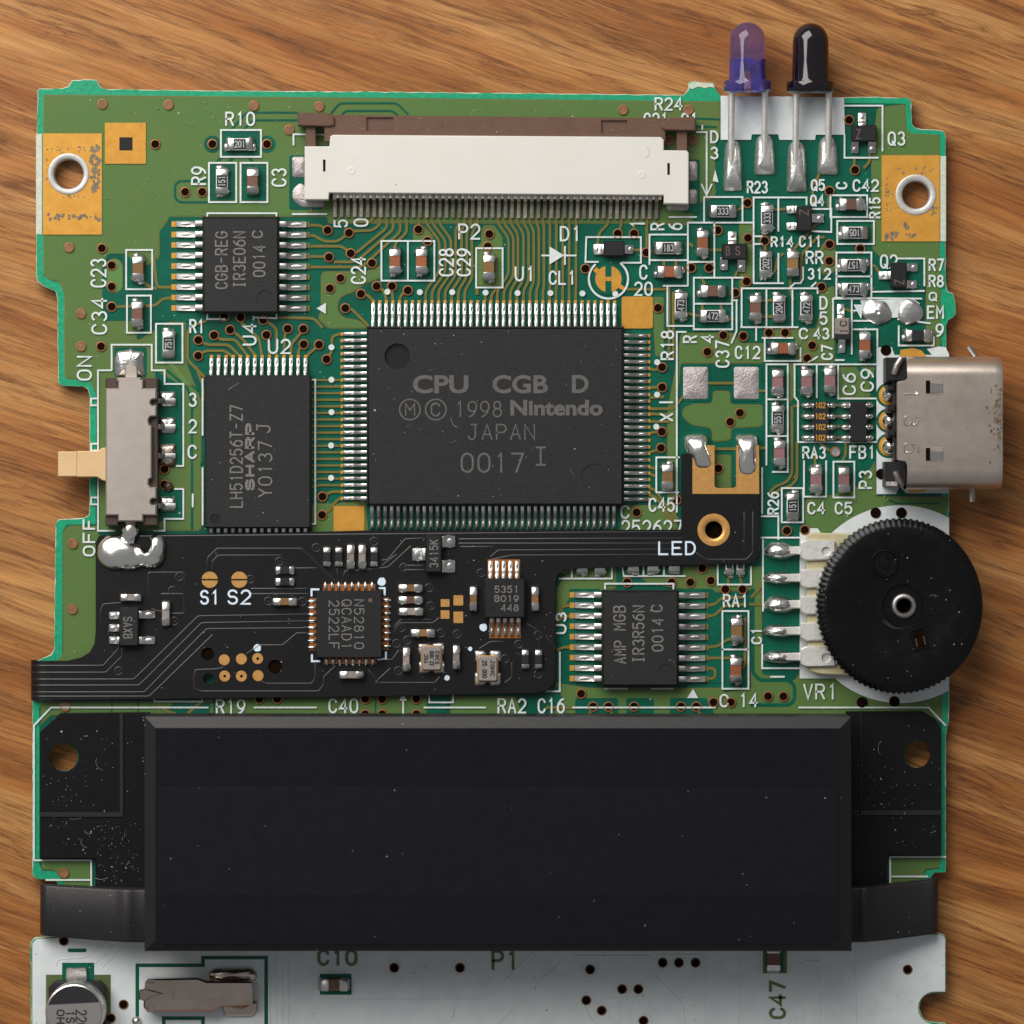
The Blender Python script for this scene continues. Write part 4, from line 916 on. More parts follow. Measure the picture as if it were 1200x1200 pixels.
# ---- processor
cpu = chip_body("processor_chip", 430, 383, 731, 593, 21, "large square black processor chip marked CPU CGB D", board, 3.0, [(circ(466, 418, 15, 28), 5), (circ(696, 559, 15, 28), 0.8)])
tp = [(437.5+7.64*i, 384, 90) for i in range(38)]; bp_ = [(436.3+7.65*i, 592, 270) for i in range(38)]
lp = [(431, 391.5+7.7*i, 180) for i in range(26)]; rp = [(730, 393.4+7.67*i, 0) for i in range(26)]
pins(cpu, tp+bp_+lp+rp, gull(29, 3.9, 12.5))
pinpads(tp+lp+rp, 29, 3.6, cpu, 2.05, 3)
mb = MB(); ftext(mb, "CPU", (484, 440, 549, 461.5), 21.1, 0.028); ftext(mb, "CGB", (577, 440, 642, 461.5), 21.1, 0.028); ftext(mb, "D", (670, 440, 689.5, 461), 21.1, 0.03)
build(mb, "marking", 'mark_dim', cpu)
mb = MB(); ftext(mb, "Nintendo", (598, 469, 706, 487.5), 21.1, 0.035); build(mb, "marking", 'mark_dim', cpu)
mb = MB()
for x in (480.7, 511): mb.ribbon(circ(x, 480.3, 12, 30), 1.7, 21.1, 0, 0, True)
stext(mb, "M", (475, 472.5, 487, 488), 0, 1.7, 21.1); stext(mb, "C", (505, 472, 516.5, 488.5), 0, 1.7, 21.1); build(mb, "marking", 'mark_dim', cpu)
mark(cpu, [("1998", (533.5, 470, 588.5, 489.5), 0), ("JAPAN", (548, 497, 627, 516), 0), ("0017", (540, 530.5, 614, 554.5), 0, 2.4), ("I", (622, 523.5, 645, 546), 0, 2.2)], 21.1, 'mark_dim')
# ---- memory
ram = chip_body("memory_chip", 241, 440, 365, 619, 17, "black memory chip between slide switch and processor", board, 1.8, [(circ(253, 608, 6, 18), 1.2)])
tp = [(248+8.48*i, 441, 90) for i in range(14)]; bp_ = [(248+8.48*i, 618, 270) for i in range(14)]
pins(ram, tp+bp_, gull(22, 4.0, 9.5)); pinpads(tp, 22, 3.8, ram, 2.05, 3)
mark(ram, [("LH51D256T-Z7", (270, 475, 285.5, 595), 90), ("Y0137", (303, 517, 320, 583), 90), ("J", (301, 496, 318, 508), 90)], 17.1, 'mark')
mb = MB(); ftext_box = (288, 496, 299.5, 575)
stext(mb, "SHARP", ftext_box, 90, 2.9, 17.1); build(mb, "marking", 'mark', ram)
# ---- regulator, amplifier
for nm, lab, (x0, y0, x1, y1), py, tx, dm in (
        ("regulator_chip", "black regulator chip marked CGB-REG with eighteen side leads", (238, 254.5, 328, 368), [262.6+12.3*i for i in range(9)], [("CGB-REG", (253, 272, 268, 339.5), 90), ("IR3E06N", (274, 272, 289, 338.5), 90), ("0014", (297, 288, 312, 325.5), 90), ("C", (296, 271, 309, 280), 90)], (311.5, 351, 10)),
        ("amplifier_chip", "black audio amplifier chip marked AMP MGB", (704.6, 691, 795, 804), [697+12.25*i for i in range(9)], [("AMP", (719, 750, 733.5, 777.5), 90), ("MGB", (718, 709, 733, 738.5), 90), ("IR3R56N", (740.5, 709, 755, 776.5), 90), ("0014", (763, 724, 777, 763), 90), ("C", (762, 708, 776, 717), 90)], (780, 787, 9))):
    ch_ = chip_body(nm, x0, y0, x1, y1, 20, lab, board, 2.6, [(circ(dm[0], dm[1], dm[2], 24), 0.8)])
    lst = [(x0+1, y, 180) for y in py]+[(x1-1, y+0.6, 0) for y in py]
    pins(ch_, lst, gull(33, 6.6, 12, toe=0.68)); pinpads(lst[:9], 33, 6.4, ch_, 2.05, 5); pinpads(lst[9:], 33, 6.4, ch_, 2.05, 3, 'trace')
    mark(ch_, tx, 20.1)
# ---- small three-lead transistors and the diode
def sot(name, x0, y0, x1, y1, leads, label, txt=(), parent=None, h=13, m_='epoxy2', z=1.7, zz=2.05):
    ch_ = chip_body(name, x0, y0, x1, y1, h, label, parent or board, 1.6, m_=m_, z0=z+1.5)
    for x, y, q, w, Ln in leads: place("pin", gull(Ln, w, h*0.62, mname='solder', toe=0.6), x, y, z, ch_, rot=R(q))
    mark(ch_, txt, h+0.08, 'mark_brown' if parent is None else 'mark', 1.3)
    return ch_
sot("transistor", 845.5, 286, 875, 305, [(858, 288, 90, 9.5, 17), (848, 303, 270, 9, 14), (868.5, 303, 270, 9, 16)], "black transistor marked BS beside the ivory connector", [("B", (850, 289, 855, 300), 0), ("S", (861, 289, 867, 300), 0)])
sot("transistor", 932.5, 242, 951, 271.5, [(934, 246, 180, 8.5, 13), (934, 265.5, 180, 8.5, 13), (949.5, 256, 0, 10, 16)], "black transistor below the lettering Q4", [("Z", (936, 246, 947, 253), -90)])
sot("transistor", 997, 147.5, 1026.5, 167, [(1010, 149, 90, 9, 17), (1001.5, 165, 270, 8.5, 15), (1021.5, 165, 270, 9, 15)], "black transistor left of the lettering Q3", [("Z", (1002, 152, 1008, 164), 0)])
sot("transistor", 1043, 308, 1062, 338, [(1044, 323, 180, 9, 15), (1060.5, 313.5, 0, 9, 15), (1060.5, 333.5, 0, 9, 14)], "black transistor below the lettering Q2", [("Z", (1047, 328, 1059, 334), -90)])
sot("diode", 707, 283, 732, 301, [(708, 292.5, 180, 12, 13), (730.5, 292.5, 0, 10, 12)], "small black diode above the gold H-shaped pad")
d5 = sot("diode", 978, 373, 995, 398, [(985, 375, 90, 8, 19), (986, 396, 270, 8, 18)], "diode with grey top marked 1C", m_='cap_grey', h=15)
mark(d5, [("1", (983, 386, 993, 391), 90, ), ("C", (983, 376, 992, 383), 90)], 15.1, 'print_black', 1.4)
mb = MB(); mb.prism(rect(977.6, 391.5, 995.4, 398.4), 3.5, 15.25, 0.6); build(mb, "cathode_band", 'epoxy2', d5)
# ---- resistor array and filter array near the link socket
ra = chip_body("resistor_array", 952, 471, 971, 517, 9, "black four-section resistor array with gold digits", board, 0.8, m_='res_black')
fb = chip_body("filter_array", 995, 471, 1016, 518, 11, "plain black filter array beside the link socket", board, 1.2, m_='epoxy2')
for y in (475, 488, 500.5, 513):
    for x, q, p, Ln in ((955, 180, ra, 17), (968, 0, ra, 13), (998, 180, fb, 15), (1013, 0, fb, 11)):
        key = ('ab', Ln)
        if key not in _cache:
            mb = MB(); mb.blob([(Ln*0.5+Ln*0.5*math.cos(t), 4.2*math.sin(t)) for t in [i*math.pi/7 for i in range(14)]], 8, 0, 5); mb.blob([(2.5+4*math.cos(t), 4.4*math.sin(t)) for t in [i*math.pi/6 for i in range(12)]], 10.5, 0, 5)
            _cache[key] = mb.mesh("terminal", ['solder'], (0, 0, 0), 60)
        place("terminal", _cache[key], x, y, 1.8, p, rot=R(q))
    mark(ra, [("102", (954.5, y-3.6, 967, y+3.6), 0)], 9.1, 'gold', 1.2)

# ---- plain solder and tinned pads on the board
def solder(name, poly, h, m_='solder', jit=0.3, z0=1.8, n=6, parent=None, flat=0.0, r=4, lab=None):
    mb = MB(); p = rounded(poly, r, 4, True)
    q = []
    for i, a in enumerate(p):
        b = p[(i+1) % len(p)]; d = math.hypot(a[0]-b[0], a[1]-b[1]); k = max(1, int(d/3))
        for j in range(k): q.append((a[0]+(b[0]-a[0])*j/k, a[1]+(b[1]-a[1])*j/k))
    mb.blob(q, h, z0, n, 0, flat, jit); return build(mb, name, m_, parent or board, lab, sharp=75)
for x0, x1 in ((800.5, 829.5), (860, 889)):
    solder("tinned_pad", rect(x0, 430, x1, 467.5), 1.6, 'solder_matte', 0.15, 1.7, 5, flat=0.25, r=3)
for p in ([(342, 184), (358, 184), (358, 208), (343, 208)], [(343, 222), (352, 214), (380, 234), (380, 243), (354, 243), (343, 234)], [(806, 189), (817, 189), (817, 212), (806, 212)], [(806, 222), (817, 222), (817, 239), (806, 239)], [(780, 236), (807, 236), (807, 247), (782, 247)]):
    solder("tinned_pad", p, 2.6, 'solder_matte', 0.3, 1.8, 5, flat=0.3)
mb = MB(); pp = circ(1029, 366, 15, 20, 0, 11.5); mb.lathe_z(1028, 366, [(15.5, 2.6), (13.5, 4.0), (9, 5.4), (5, 6.6), (3.2, 7.6), (2.2, 7.4), (0.01, 6.0)], 24, 0, lambda r, t: r*(1+0.10*math.sin(2*t+1)+0.05*math.sin(5*t))); build(mb, "test_point", 'solder', board, "round soldered test point beside the link socket", sharp=70)
mb = MB(); mb.lathe_z(1066.5, 366, [(15, 2.6), (14, 4), (10, 4.9), (5, 5.4), (0.01, 5.6)], 24, 0, lambda r, t: r*(1+0.06*math.sin(3*t+1))); build(mb, "test_point", 'solder', board, "round soldered test point beside the lettering EM", sharp=70)

# ================================================================== DISPLAY RIBBON CONNECTOR
h = 30
mb = MB()
HP = [(357, 171.5), (386, 171.5), (387, 160), (390, 158), (774, 160.5), (778, 164), (778, 176), (805, 176.5), (807, 179), (807, 239), (778, 238.5), (778, 229), (386, 226), (385, 234), (357, 234)]
mb.prism(HP, 3, h, 1.0, 0, dimples=[(rect(378.5, 187, 381.5, 201), 8), (rect(782, 191, 785, 205), 8)], mdim=1)
for x in (412, 752):
    mb.lathe_z(x, 200 if x < 500 else 205, [(5, h+0.02), (4, h+0.35), (2.6, h+0.1), (0.01, h+0.05)], 14)
conn = build(mb.lift(h), "ribbon_connector", ['white_pl', 'brown_dk'], board, "long ivory ribbon cable connector with brown latch bar")
mb = MB()
mb.prism([(380, 134.5), (780, 138.5), (780, 166), (380, 166)], 12, 24, 1.0, 0, dimples=[(rect(429.5, 137.5, 461, 153.5), 3.0), (rect(704.5, 141, 735, 156.5), 3.0)])
mb.prism([(349, 133), (352, 132), (385, 132.5), (392, 138), (392, 147), (386, 148.5), (349, 147.5)], 6, 27.5, 1.3)
mb.prism([(775, 146), (784, 137.5), (815, 138), (815, 153.5), (778, 152.5), (775, 150)], 6, 27.5, 1.3)
mb.box(358, 146, 370, 176, 8, 20, 0.8); mb.box(793, 151, 805.5, 180, 8, 20, 0.8)
latch = build(mb.lift(24), "latch_bar", 'brown_pl', conn)
mb = MB(); stext(mb, "2", (439, 140, 447.5, 151), 180, 1.3, 21.15); mb.ribbon(circ(719, 148.5, 4.2, 16), 1.2, 21.15, 0, 0, True)
for k in range(8):
    a = k*math.pi/4; mb.ribbon([(719+4.6*math.cos(a), 148.5+4.6*math.sin(a)), (719+6.4*math.cos(a), 148.5+6.4*math.sin(a))], 1.3, 21.2)
build(mb.lift(24), "moulded_mark", 'mark_brown', latch)
mb = MB()   # one contact
mb.extrude_profile([(-3, 9), (-3, 20), (5, 20), (8, 18.5), (10, 11), (13, 6), (18, 4.6), (27.5, 3.4), (28, 0.4), (17, 0.4), (11, 2.0), (8, 7), (6, 16), (0, 16)], 4.0, 0.6)
cm = mb.mesh("contact", ['tin_dull'], (0, 0, 0), 45)
for i in range(50):
    place("contact", cm, 392.8+7.68*i, 227+0.048*i, 1.6, conn, rot=R(270))
mb = MB()
for i in range(50): mb.box(394.9+7.68*i, 224, 398.3+7.68*i, 233+0.04*i, 6, 22, 0.3)
build(mb, "comb_ribs", 'white_pl', conn, kind="stuff")

# ================================================================== INFRARED DIODES
def led(x, ytop, m_, label, solders, core):
    mb = MB(); zc = 24.0; n = 32
    prof = [(0.01, ytop)]
    for k in range(1, 9):
        a = k*math.pi/16; prof.append((21*math.sin(a), ytop+21*(1-math.cos(a))))
    prof += [(21.3, ytop+45), (21.8, ytop+66), (22.2, ytop+68.5), (27.4, ytop+69), (28.2, ytop+70.5), (28.2, ytop+79.5), (27, ytop+81), (20, ytop+83), (0.01, ytop+83)]
    vs = []; fs = []
    for r_, y in prof:
        for j in range(n):
            t = 2*math.pi*j/n; vs.append((x+r_*math.cos(t), y, zc+r_*math.sin(t)))
    for k in range(len(prof)-1):
        for j in range(n): fs.append((k*n+j, k*n+(j+1) % n, (k+1)*n+(j+1) % n, (k+1)*n+j))
    mb.add(vs, fs)
    o = build(mb.lift(24), "infrared_diode", m_, board, label, sharp=40)
    if core:
        mb = MB()
        mb.box(x-17, ytop+43, x-3, ytop+81, 14, 30, 2.5); mb.prism([(x+2, ytop+52), (x+16, ytop+43), (x+17, ytop+80), (x+3, ytop+80)], 12, 34, 2.5)
        mb.lathe_z(x-1, ytop+50, [(9, 18), (8, 22), (0.01, 22)], 16)
        build(mb.lift(24), "lead_frame", 'led_core', o)
    for (sx, sy0, sy1, x0, x1) in solders:
        mb = MB(); mb.tube([(sx, ytop+80, 24), (sx, ytop+92, 22), (sx, sy0+4, 12), (sx, sy0+26, 7)], 3.9, 10); build(mb.lift(14), "lead", 'tin_lite', o, sharp=60)
        w2 = (x0+x1)/2
        solder("solder_joint", [(x0+1.5, sy0+4), (w2-6, sy0-3), (w2+6, sy0-3), (x1-1.5, sy0+4), (x1, sy0+22), (x1+0.5, sy1), (x0-0.5, sy1), (x0, sy0+22)], 9.5, 'solder_dull', 0.3, 1.8, 7, parent=o, r=4, flat=0.45)
led(876, 26, 'led_violet', "violet translucent infrared diode on two leads", [(857, 168, 224, 848, 869.5), (896, 161, 205, 884, 908)], True)
led(950, 27, 'led_black', "black infrared receiver diode on two leads", [(932.5, 169, 225, 922, 945), (970.8, 163, 205, 958, 982)], False)

# ================================================================== SLIDE SWITCH
h = 32
mb = MB()
def bite(cx, cy, r, n=8, x=183.5): return [(x, cy-r)]+[(cx-r*math.sin(math.pi*i/n), cy-r*math.cos(math.pi*i/n)) for i in range(n+1)]+[(x, cy+r)]
sh = [(123.5, 455), (138, 455), (138, 445), (168, 445), (168, 455), (183.5, 455)] + bite(180, 471.5, 3.6) + [(183.5, 488), (176, 488.5), (174, 492), (175, 497), (178, 499), (178, 560), (174.5, 562), (174, 567), (177, 571), (183.5, 571)] + bite(180, 588, 3.6) + [(183.5, 604), (168, 604), (168, 611), (138, 611), (138, 604), (123.5, 604)]
mb.prism(sh, 4, h, 1.6)
sw_ = build(mb.lift(h), "slide_switch", 'steel', board, "metal slide switch with cream lever at the board edge")
mb = MB()
for x0, x1 in ((123.5, 138.5), (168, 185)):
    for y0, y1 in ((443, 456), (603, 616)): mb.box(x0, y0, x1, y1, 3, 26, 1.5)
mb.box(126, 454, 184.8, 605, 3, 24, 0.6)
build(mb.lift(24), "switch_base", 'brown_dk', sw_)
mb = MB(); mb.prism([(68, 529), (90.5, 529), (90.5, 558.5), (68, 558.5)], 4, 26, 1.0); mb.prism([(90.6, 528.5), (114, 528.5), (120, 525), (126, 524), (126, 564), (120, 563), (114, 559), (90.6, 559)], 3, 28, 1.0)
build(mb.lift(26), "lever", 'cream', sw_)
mb = MB(); mb.prism(rounded([(147, 446), (147, 430), (151, 427), (158, 427), (162, 430), (162, 446)], 4, 3, True), 4, 12, 1.2); mb.box(139, 443, 167, 447, 6, 30, 1)
build(mb, "mounting_tab", 'steel', sw_)
solder("solder_joint", [(137, 412), (150, 410), (154, 408), (158, 411), (169, 412), (168, 424), (170, 441), (146, 441), (136, 442), (134, 424)], 5, 'solder', 0.3, 1.8, 6, flat=0.35, parent=sw_)
for y0, y1, m_ in ((459, 477, 'solder'), (489, 508, 'solder'), (520, 545, 'tin_dull'), (582, 600, 'solder')):
    mb = MB(); mb.extrude_profile([(-6, 3), (-6, 12), (0, 12), (6, 6), (18, 5), (18, 1), (4, 1), (-2, 4)], 6, 0.8)
    o = place("pin", mb.mesh("pin", ['tin'], (0, 0, 0)), 188, (y0+y1)/2+2, 1.8, sw_)
    solder("solder_joint", rect(186, y0, 206.5, y1), 4.5, m_, 0.5, 1.8, 6, parent=sw_, flat=0.45, r=2)
mb = MB(); mb.blob(circ(197.5, 570.5, 6, 12), 5, 1.8, 4); mb.blob(circ(202, 542, 4, 10), 3, 3, 4); mb.blob([(189, 541), (205, 539), (205, 546), (192, 548)], 4, 2.4, 4)
build(mb, "flux_residue", 'flux', sw_)

# ================================================================== VOLUME WHEEL
mb = MB(); mb.prism(rounded([(944, 627), (952, 624), (1010, 626), (1010, 792), (960, 790), (946, 786)], 5, 3, True), 3, 16, 1.5)
pot = build(mb, "volume_control", 'pale', board, "black knurled volume wheel overhanging the board edge")
def teeth(r, t):
    d = math.degrees(t) % 360
    base = r + (2.6*math.cos(2*t+math.pi)+0.4 if r > 60 else 0)
    if r > 97 and not (d > 292 or d < 55): base += 2.3*abs(((t*46/math.pi) % 1)*2-1)-1.4
    return base
NW = 368
mb = MB()
mb.lathe_z(1054.5, 710.3, [(95, 28), (99.6, 30), (99.8, 50), (99.0, 53), (93, 57.5), (88, 58.5), (60, 57.5), (57, 57.0), (27, 56.6)], NW, 0, teeth)
mb.lathe_z(1059.5, 710, [(27, 56.6), (25.2, 56.3), (24.3, 53), (12, 53)], 48)
wheel = build(mb.lift(55), "wheel", 'black_knob', pot, sharp=28)
mb = MB(); mb.lathe_z(1037, 660, [(17, 57.2), (16.2, 59), (14.6, 59.2), (13.6, 57.6), (7, 57.4), (6.2, 58.6), (0.01, 58.8)], 32); build(mb.lift(57), "moulded_boss", 'black_knob', wheel)
mb = MB(); mb.lathe_z(1059.5, 710, [(15, 52.8), (14.4, 57), (12.8, 58.6), (10, 58.4), (8.4, 56)], 28); mb.lathe_z(1059.5, 710, [(8.4, 56), (7.8, 42), (0.01, 42)], 28, 1); build(mb.lift(57), "rivet", ['tin', 'hole'], pot, sharp=50)
mb = MB()
ca, sa = math.cos(R(-14)), math.sin(R(-14))
rot2 = lambda u, v: (1077.5+u*ca-v*sa, 748+u*sa+v*ca)
mb.prism([rot2(-9, -13), rot2(9, -13), rot2(9, 14), rot2(-9, 14)], 57.3, 58.9, 0.5, 0, dimples=[([rot2(-6, -10), rot2(6, -10), rot2(6, 11), rot2(-6, 11)], 1.5)], mdim=1)
mb.prism([rot2(-5.4, -9), rot2(5.4, -9), rot2(5.4, -4), rot2(-5.4, -4)], 57.2, 58.2, 0.3, 1)
for u in (-5.2, 4.4): mb.prism([rot2(u, -1), rot2(u+1.2, -1), rot2(u+1.2, 9), rot2(u, 9)], 57.2, 58.5, 0.2, 3)
build(mb.lift(57), "slot", ['black_knob', 'hole', 'brown_dk', 'brown_pl'], wheel)
for y, kind in ((645, 1), (677, 0), (708, 1), (739, 0), (769.5, 0)):
    mb = MB()
    mb.prism(rounded([(937, y-10), (944, y-13 if y in (645, 769.5) else y-10), (978, y-11), (978, y+11), (944, y+12), (937, y+9)], 2, 2, True), 12, 21, 1.6, 0, dimples=[(circ(967, y+1, 5.5, 16), 3)] if y in (645, 769.5) else ())
    mb.extrude_profile([(0, 0), (0, 0.1)], 1) if False else None
    mb.prism([(902, y-4), (937, y-5), (939, y+5), (902, y+4)], 4, 14, 1.2)
    if y not in (645, 769.5):
        for k, r_ in enumerate((4, 6.5, 9)):
            mb.ribbon([(962+0.7*r_-r_*math.cos(R(a)), y+r_*math.sin(R(a))) for a in range(-75, 76, 15)], 1.1, 21.02, 0, 0.2, tent=0.8)
    t_ = build(mb, "terminal", 'tin_lite', pot)
    hw = 10 if kind else 7.5
    solder("solder_joint", [(893+(2 if kind else 0), y-1), (902, y-hw), (918, y-hw), (932, y-5), (934, y+5), (920, y+hw+1), (905, y+hw), (895, y+5)], 16 if kind else 13.6, 'solder', 0.4, 1.8, 7, parent=pot, r=5)

# ================================================================== LINK SOCKET
mb = MB(); N = 10
# rounded-box tube along x: cross-section in (y,z)
yc, hh = 495.5, 78
sec = []
for cy, cz, a0 in ((551, 52, 0), (440, 52, 90), (437, 24, 180), (554, 24, 270)):
    rr = 24 if cz > 40 else 18
    for i in range(N+1):
        a = R(a0+90*i/N); sec.append((cy+rr*math.cos(a)*(0.95 if cz > 40 else 1), cz+rr*1.08*math.sin(a)))
xs = [(1063, 1.0), (1064, 1.0), (1120, 1.0), (1166, 1.0), (1172, 0.99), (1175, 0.975), (1175, 0.93), (1120, 0.93)]
vs = []; fs = []; K_ = len(sec)
for x, sc in xs:
    for y, z in sec: vs.append((x, yc+(y-yc)*sc, 40+(z-40)*sc))
for k in range(len(xs)-1):
    for i in range(K_): fs.append((k*K_+i, k*K_+(i+1) % K_, (k+1)*K_+(i+1) % K_, (k+1)*K_+i))
mb.add(vs, fs)
mb.prism([(1051, 449), (1053, 447), (1060, 446), (1064, 443), (1064, 547), (1061, 541), (1052, 539.5), (1051, 538)], 74, 77.6, 0.8)
sock = build(mb.lift(76), "link_socket", 'steel_worn', board, "silver link cable socket stamped 1 3 5", sharp=30)
mb = MB()
for y in (454, 533):
    mb.prism(rect(1084, y-9, 1105, y+8), 77.6, 78.6, 0.3, 0); mb.prism(rect(1084.8, y-8.2, 1090, y+7), 78.6, 78.9, 0.1, 1); mb.prism([(1090.2, y-5), (1104.5, y-4), (1104.5, y+6), (1090.2, y+7)], 78.2, 79.4, 0.4, 2)
build(mb.lift(78), "spring_window", ['steel', 'hole', 'tin'], sock)
mb = MB()
stext(mb, "1", (1059, 454, 1077, 468), -90, 1.9, 78.0, tent=1.0); stext(mb, "3", (1058, 487, 1077, 500), -90, 1.9, 78.0, tent=1.0); stext(mb, "5", (1058, 518.5, 1077, 532), -90, 1.9, 78.0, tent=1.0)
mb.v = [(x, y, z+0.3) for x, y, z in mb.v]
build(mb.lift(78), "stamped_digits", 'solder_shiny', sock)  # brighter metal than the shell stands in for highlights on the stamping
mb = MB()
for _ in range(60):
    x = 1174-abs(rng.gauss(0, 7)); y = 450+rng.random()*82; r_ = rng.uniform(.7, 2.6)
    mb.sheet([(x+r_*rng.uniform(.4, 1.2)*math.cos(a*.9)*.8, y+r_*rng.uniform(.5, 1.3)*math.sin(a*.9)) for a in range(7)], 78.05+rng.uniform(0, .3) if x < 1166 else 77.8+rng.uniform(0, .3))
build(mb.lift(78), "corrosion_marks", 'rust', sock, kind="stuff")
mb = MB(); mb.box(1038, 419, 1064, 448, 3, 58, 2.5); mb.box(1048, 446, 1058, 540, 3, 50, 1.5); mb.box(1037, 541, 1063, 570, 3, 56, 2.5); mb.box(1040, 451, 1049, 459, 3, 54, 2); mb.box(1040, 474, 1050, 483, 3, 54, 2); mb.box(1040, 503, 1050, 512, 3, 54, 2)
build(mb.lift(50), "socket_insulator", 'grey_pl', sock)
mb = MB(); mb.tube([(1056, 420, 60), (1051, 428, 62), (1048, 438, 58)], 4, 10); build(mb.lift(60), "shell_tab", 'tin', sock, sharp=60)
mb = MB(); mb.tube([(1049, 553, 59), (1053, 562, 60), (1058, 569, 56)], 4, 10, rads=[4, 4, 2.5]); build(mb.lift(60), "shell_tab", 'tin', sock, sharp=60)
mb = MB(); mb.box(1038, 564.5, 1052, 570, 40, 58.5, 0.8); build(mb.lift(56), "shell_tab", 'solder_matte', sock)
mb = MB(); mb.tube([(1146, 424, 30), (1142, 416, 30), (1135, 406, 30)], 3.6, 10); build(mb.lift(30), "latch_prong", 'tin', sock, sharp=60)
mb = MB(); mb.tube([(1139, 568, 30), (1139, 588, 30)], 4, 10); build(mb.lift(30), "latch_prong", 'tin', sock, sharp=60)
for y in (462, 493, 523):
    mb = MB(); mb.blob(circ(1043, y, 10.2, 20), 15, 2.2, 8); build(mb, "solder_joint", 'solder_shiny', sock, sharp=70)

# ================================================================== CARTRIDGE SLOT
h = 120
mb = MB()
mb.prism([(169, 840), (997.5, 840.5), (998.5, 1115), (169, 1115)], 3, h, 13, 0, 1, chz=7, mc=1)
pass
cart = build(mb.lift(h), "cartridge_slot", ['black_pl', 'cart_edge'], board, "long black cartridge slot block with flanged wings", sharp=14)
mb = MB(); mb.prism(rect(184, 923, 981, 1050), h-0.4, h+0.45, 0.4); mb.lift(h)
build(mb, "raised_panel", 'panel_sheen', cart)
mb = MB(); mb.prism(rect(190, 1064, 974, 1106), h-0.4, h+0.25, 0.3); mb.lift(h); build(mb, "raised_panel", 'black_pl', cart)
for side, (pl, hole, gr) in enumerate((([(46, 858), (70, 836), (175, 835), (175, 1041), (111, 1041), (111, 1007), (46, 1007)], circ(74, 887, 17.5, 30), ([(139, 836), (144.5, 836), (144.5, 958.5), (46, 958.5), (46, 952.5), (139, 952.5)])),
                                 ([(992, 834), (1081, 834), (1096, 842), (1103.5, 856), (1103.5, 1003.5), (1040, 1003.5), (1040, 1040), (992, 1040)], circ(1075, 884, 16.5, 30), ([(1008.5, 835), (1011, 835), (1011, 950), (1103.5, 950), (1103.5, 956.5), (1008.5, 956.5)])))):
    mb = MB(); wz = 11; mb.prism(pl, 2.6, wz, 1.2, 0, holes=[hole])
    w_ = build(mb.lift(20), "wing", 'black_dusty', cart)
    mb = MB(); mb.prism(gr, wz-1, wz+1.6, 0.9, 0, chz=1.2); build(mb.lift(22), "wing_rib", 'grey_pl', w_)
# curved spring arms
for pts, sg in (([(45, 1037, 1097), (60, 1037.5, 1098), (100, 1039, 1101), (130, 1040, 1102.5), (150, 1041, 1103), (160, 1041, 1103.5), (172, 1041, 1103.5)], 1), ([(1101, 1030, 1094.5), (1092, 1031.5, 1096), (1070, 1034, 1099.5), (1040, 1037, 1102), (1020, 1038, 1103), (1010, 1038.5, 1103.5), (994, 1038.5, 1103.5)], -1)):
    x0, x1 = pts[0][0], pts[-1][0]; vs = []; fs = []; n = 25
    for i in range(n):
        t = i/(n-1); x = x0+(x1-x0)*t
        y0 = pts[0][1]+(pts[-1][1]-pts[0][1])*math.sin(t*math.pi/2); y1 = pts[0][2]+(pts[-1][2]-pts[0][2])*math.sin(t*math.pi/2)
        e = min(1.0, t/0.06); z = 16*math.sqrt(e*(2-e))+6 + 22*t*t*(3-2*t) + (4*math.exp(-((t-0.82)/0.06)**2))
        vs += [(x, y0, 2.6), (x, y0, z-3), (x, y0+0.9, z-0.9), (x, y0+3, z), (x, y1-3, z), (x, y1-0.9, z-0.9), (x, y1, z-3), (x, y1, 2.6)]
    for i in range(n-1):
        for j in range(7): fs.append((i*8+j, i*8+j+1, (i+1)*8+j+1, (i+1)*8+j))
    fs.append(tuple(range(8))); mb = MB(); mb.add(vs, fs)
    build(mb.lift(30), "side_arm", 'grey_pl', cart, sharp=70)

# ================================================================== LOWER STRIP PARTS
mb = MB(); mb.prism([(64, 1150), (117, 1150), (124, 1157), (124, 1222), (57, 1222), (57, 1157)], 3, 22, 1.2)
el = build(mb.lift(20), "electrolytic_capacitor", 'epoxy2', board, "round silver electrolytic capacitor on a black square base")
mb = MB(); mb.lathe_z(87, 1187, [(31, 20), (34, 22), (34.2, 30), (32.5, 33), (34, 37), (34.3, 72), (33.3, 75.5), (31.5, 76.5), (0.01, 76.5)], 48); build(mb.lift(76), "can", 'alu', el, sharp=25)
mb = MB(); mb.sheet([(87+32*math.cos(R(a)), 1187+32*math.sin(R(a))) for a in range(197, 344, 7)], 76.75); build(mb.lift(76), "polarity_stripe", 'print_black', el)
mb = MB(); stext(mb, "220", (88.5, 1183, 102, 1206), -90, 1.7, 76.75); stext(mb, "1S", (77, 1184, 88, 1199), -90, 1.7, 76.75); stext(mb, "0H", (66, 1183, 76, 1200), -90, 1.7, 76.75); build(mb.lift(76), "marking", 'print_black', el)
mb = MB(); mb.prism(rounded([(78, 1134), (102, 1133), (103, 1152), (77, 1152)], 2, 2, True), 2.5, 6, 1.0); build(mb, "terminal", 'solder', el)
mb = MB()
mb.prism(rounded([(170, 1150), (175, 1147), (232, 1146), (242, 1150), (296, 1150), (296, 1178), (258, 1180), (250, 1185), (172, 1185), (168, 1180)], 2, 2, True), 8, 26, 2.0, 0, dimples=[(rounded(rect(202, 1158, 276, 1171), 5, 3, True), 5.0)], mdim=0)
mb.prism([(163, 1160), (170, 1158), (178, 1160), (192, 1164), (178, 1168), (170, 1173), (163, 1171)], 26, 29, 1.5)
mb.box(173, 1147, 181.5, 1152, 20, 27, 1); mb.box(173, 1178, 181.5, 1186, 20, 27, 1)
clip = build(mb.lift(24), "battery_clip", 'bronze', board, "bent metal battery contact spring on the white printed area")
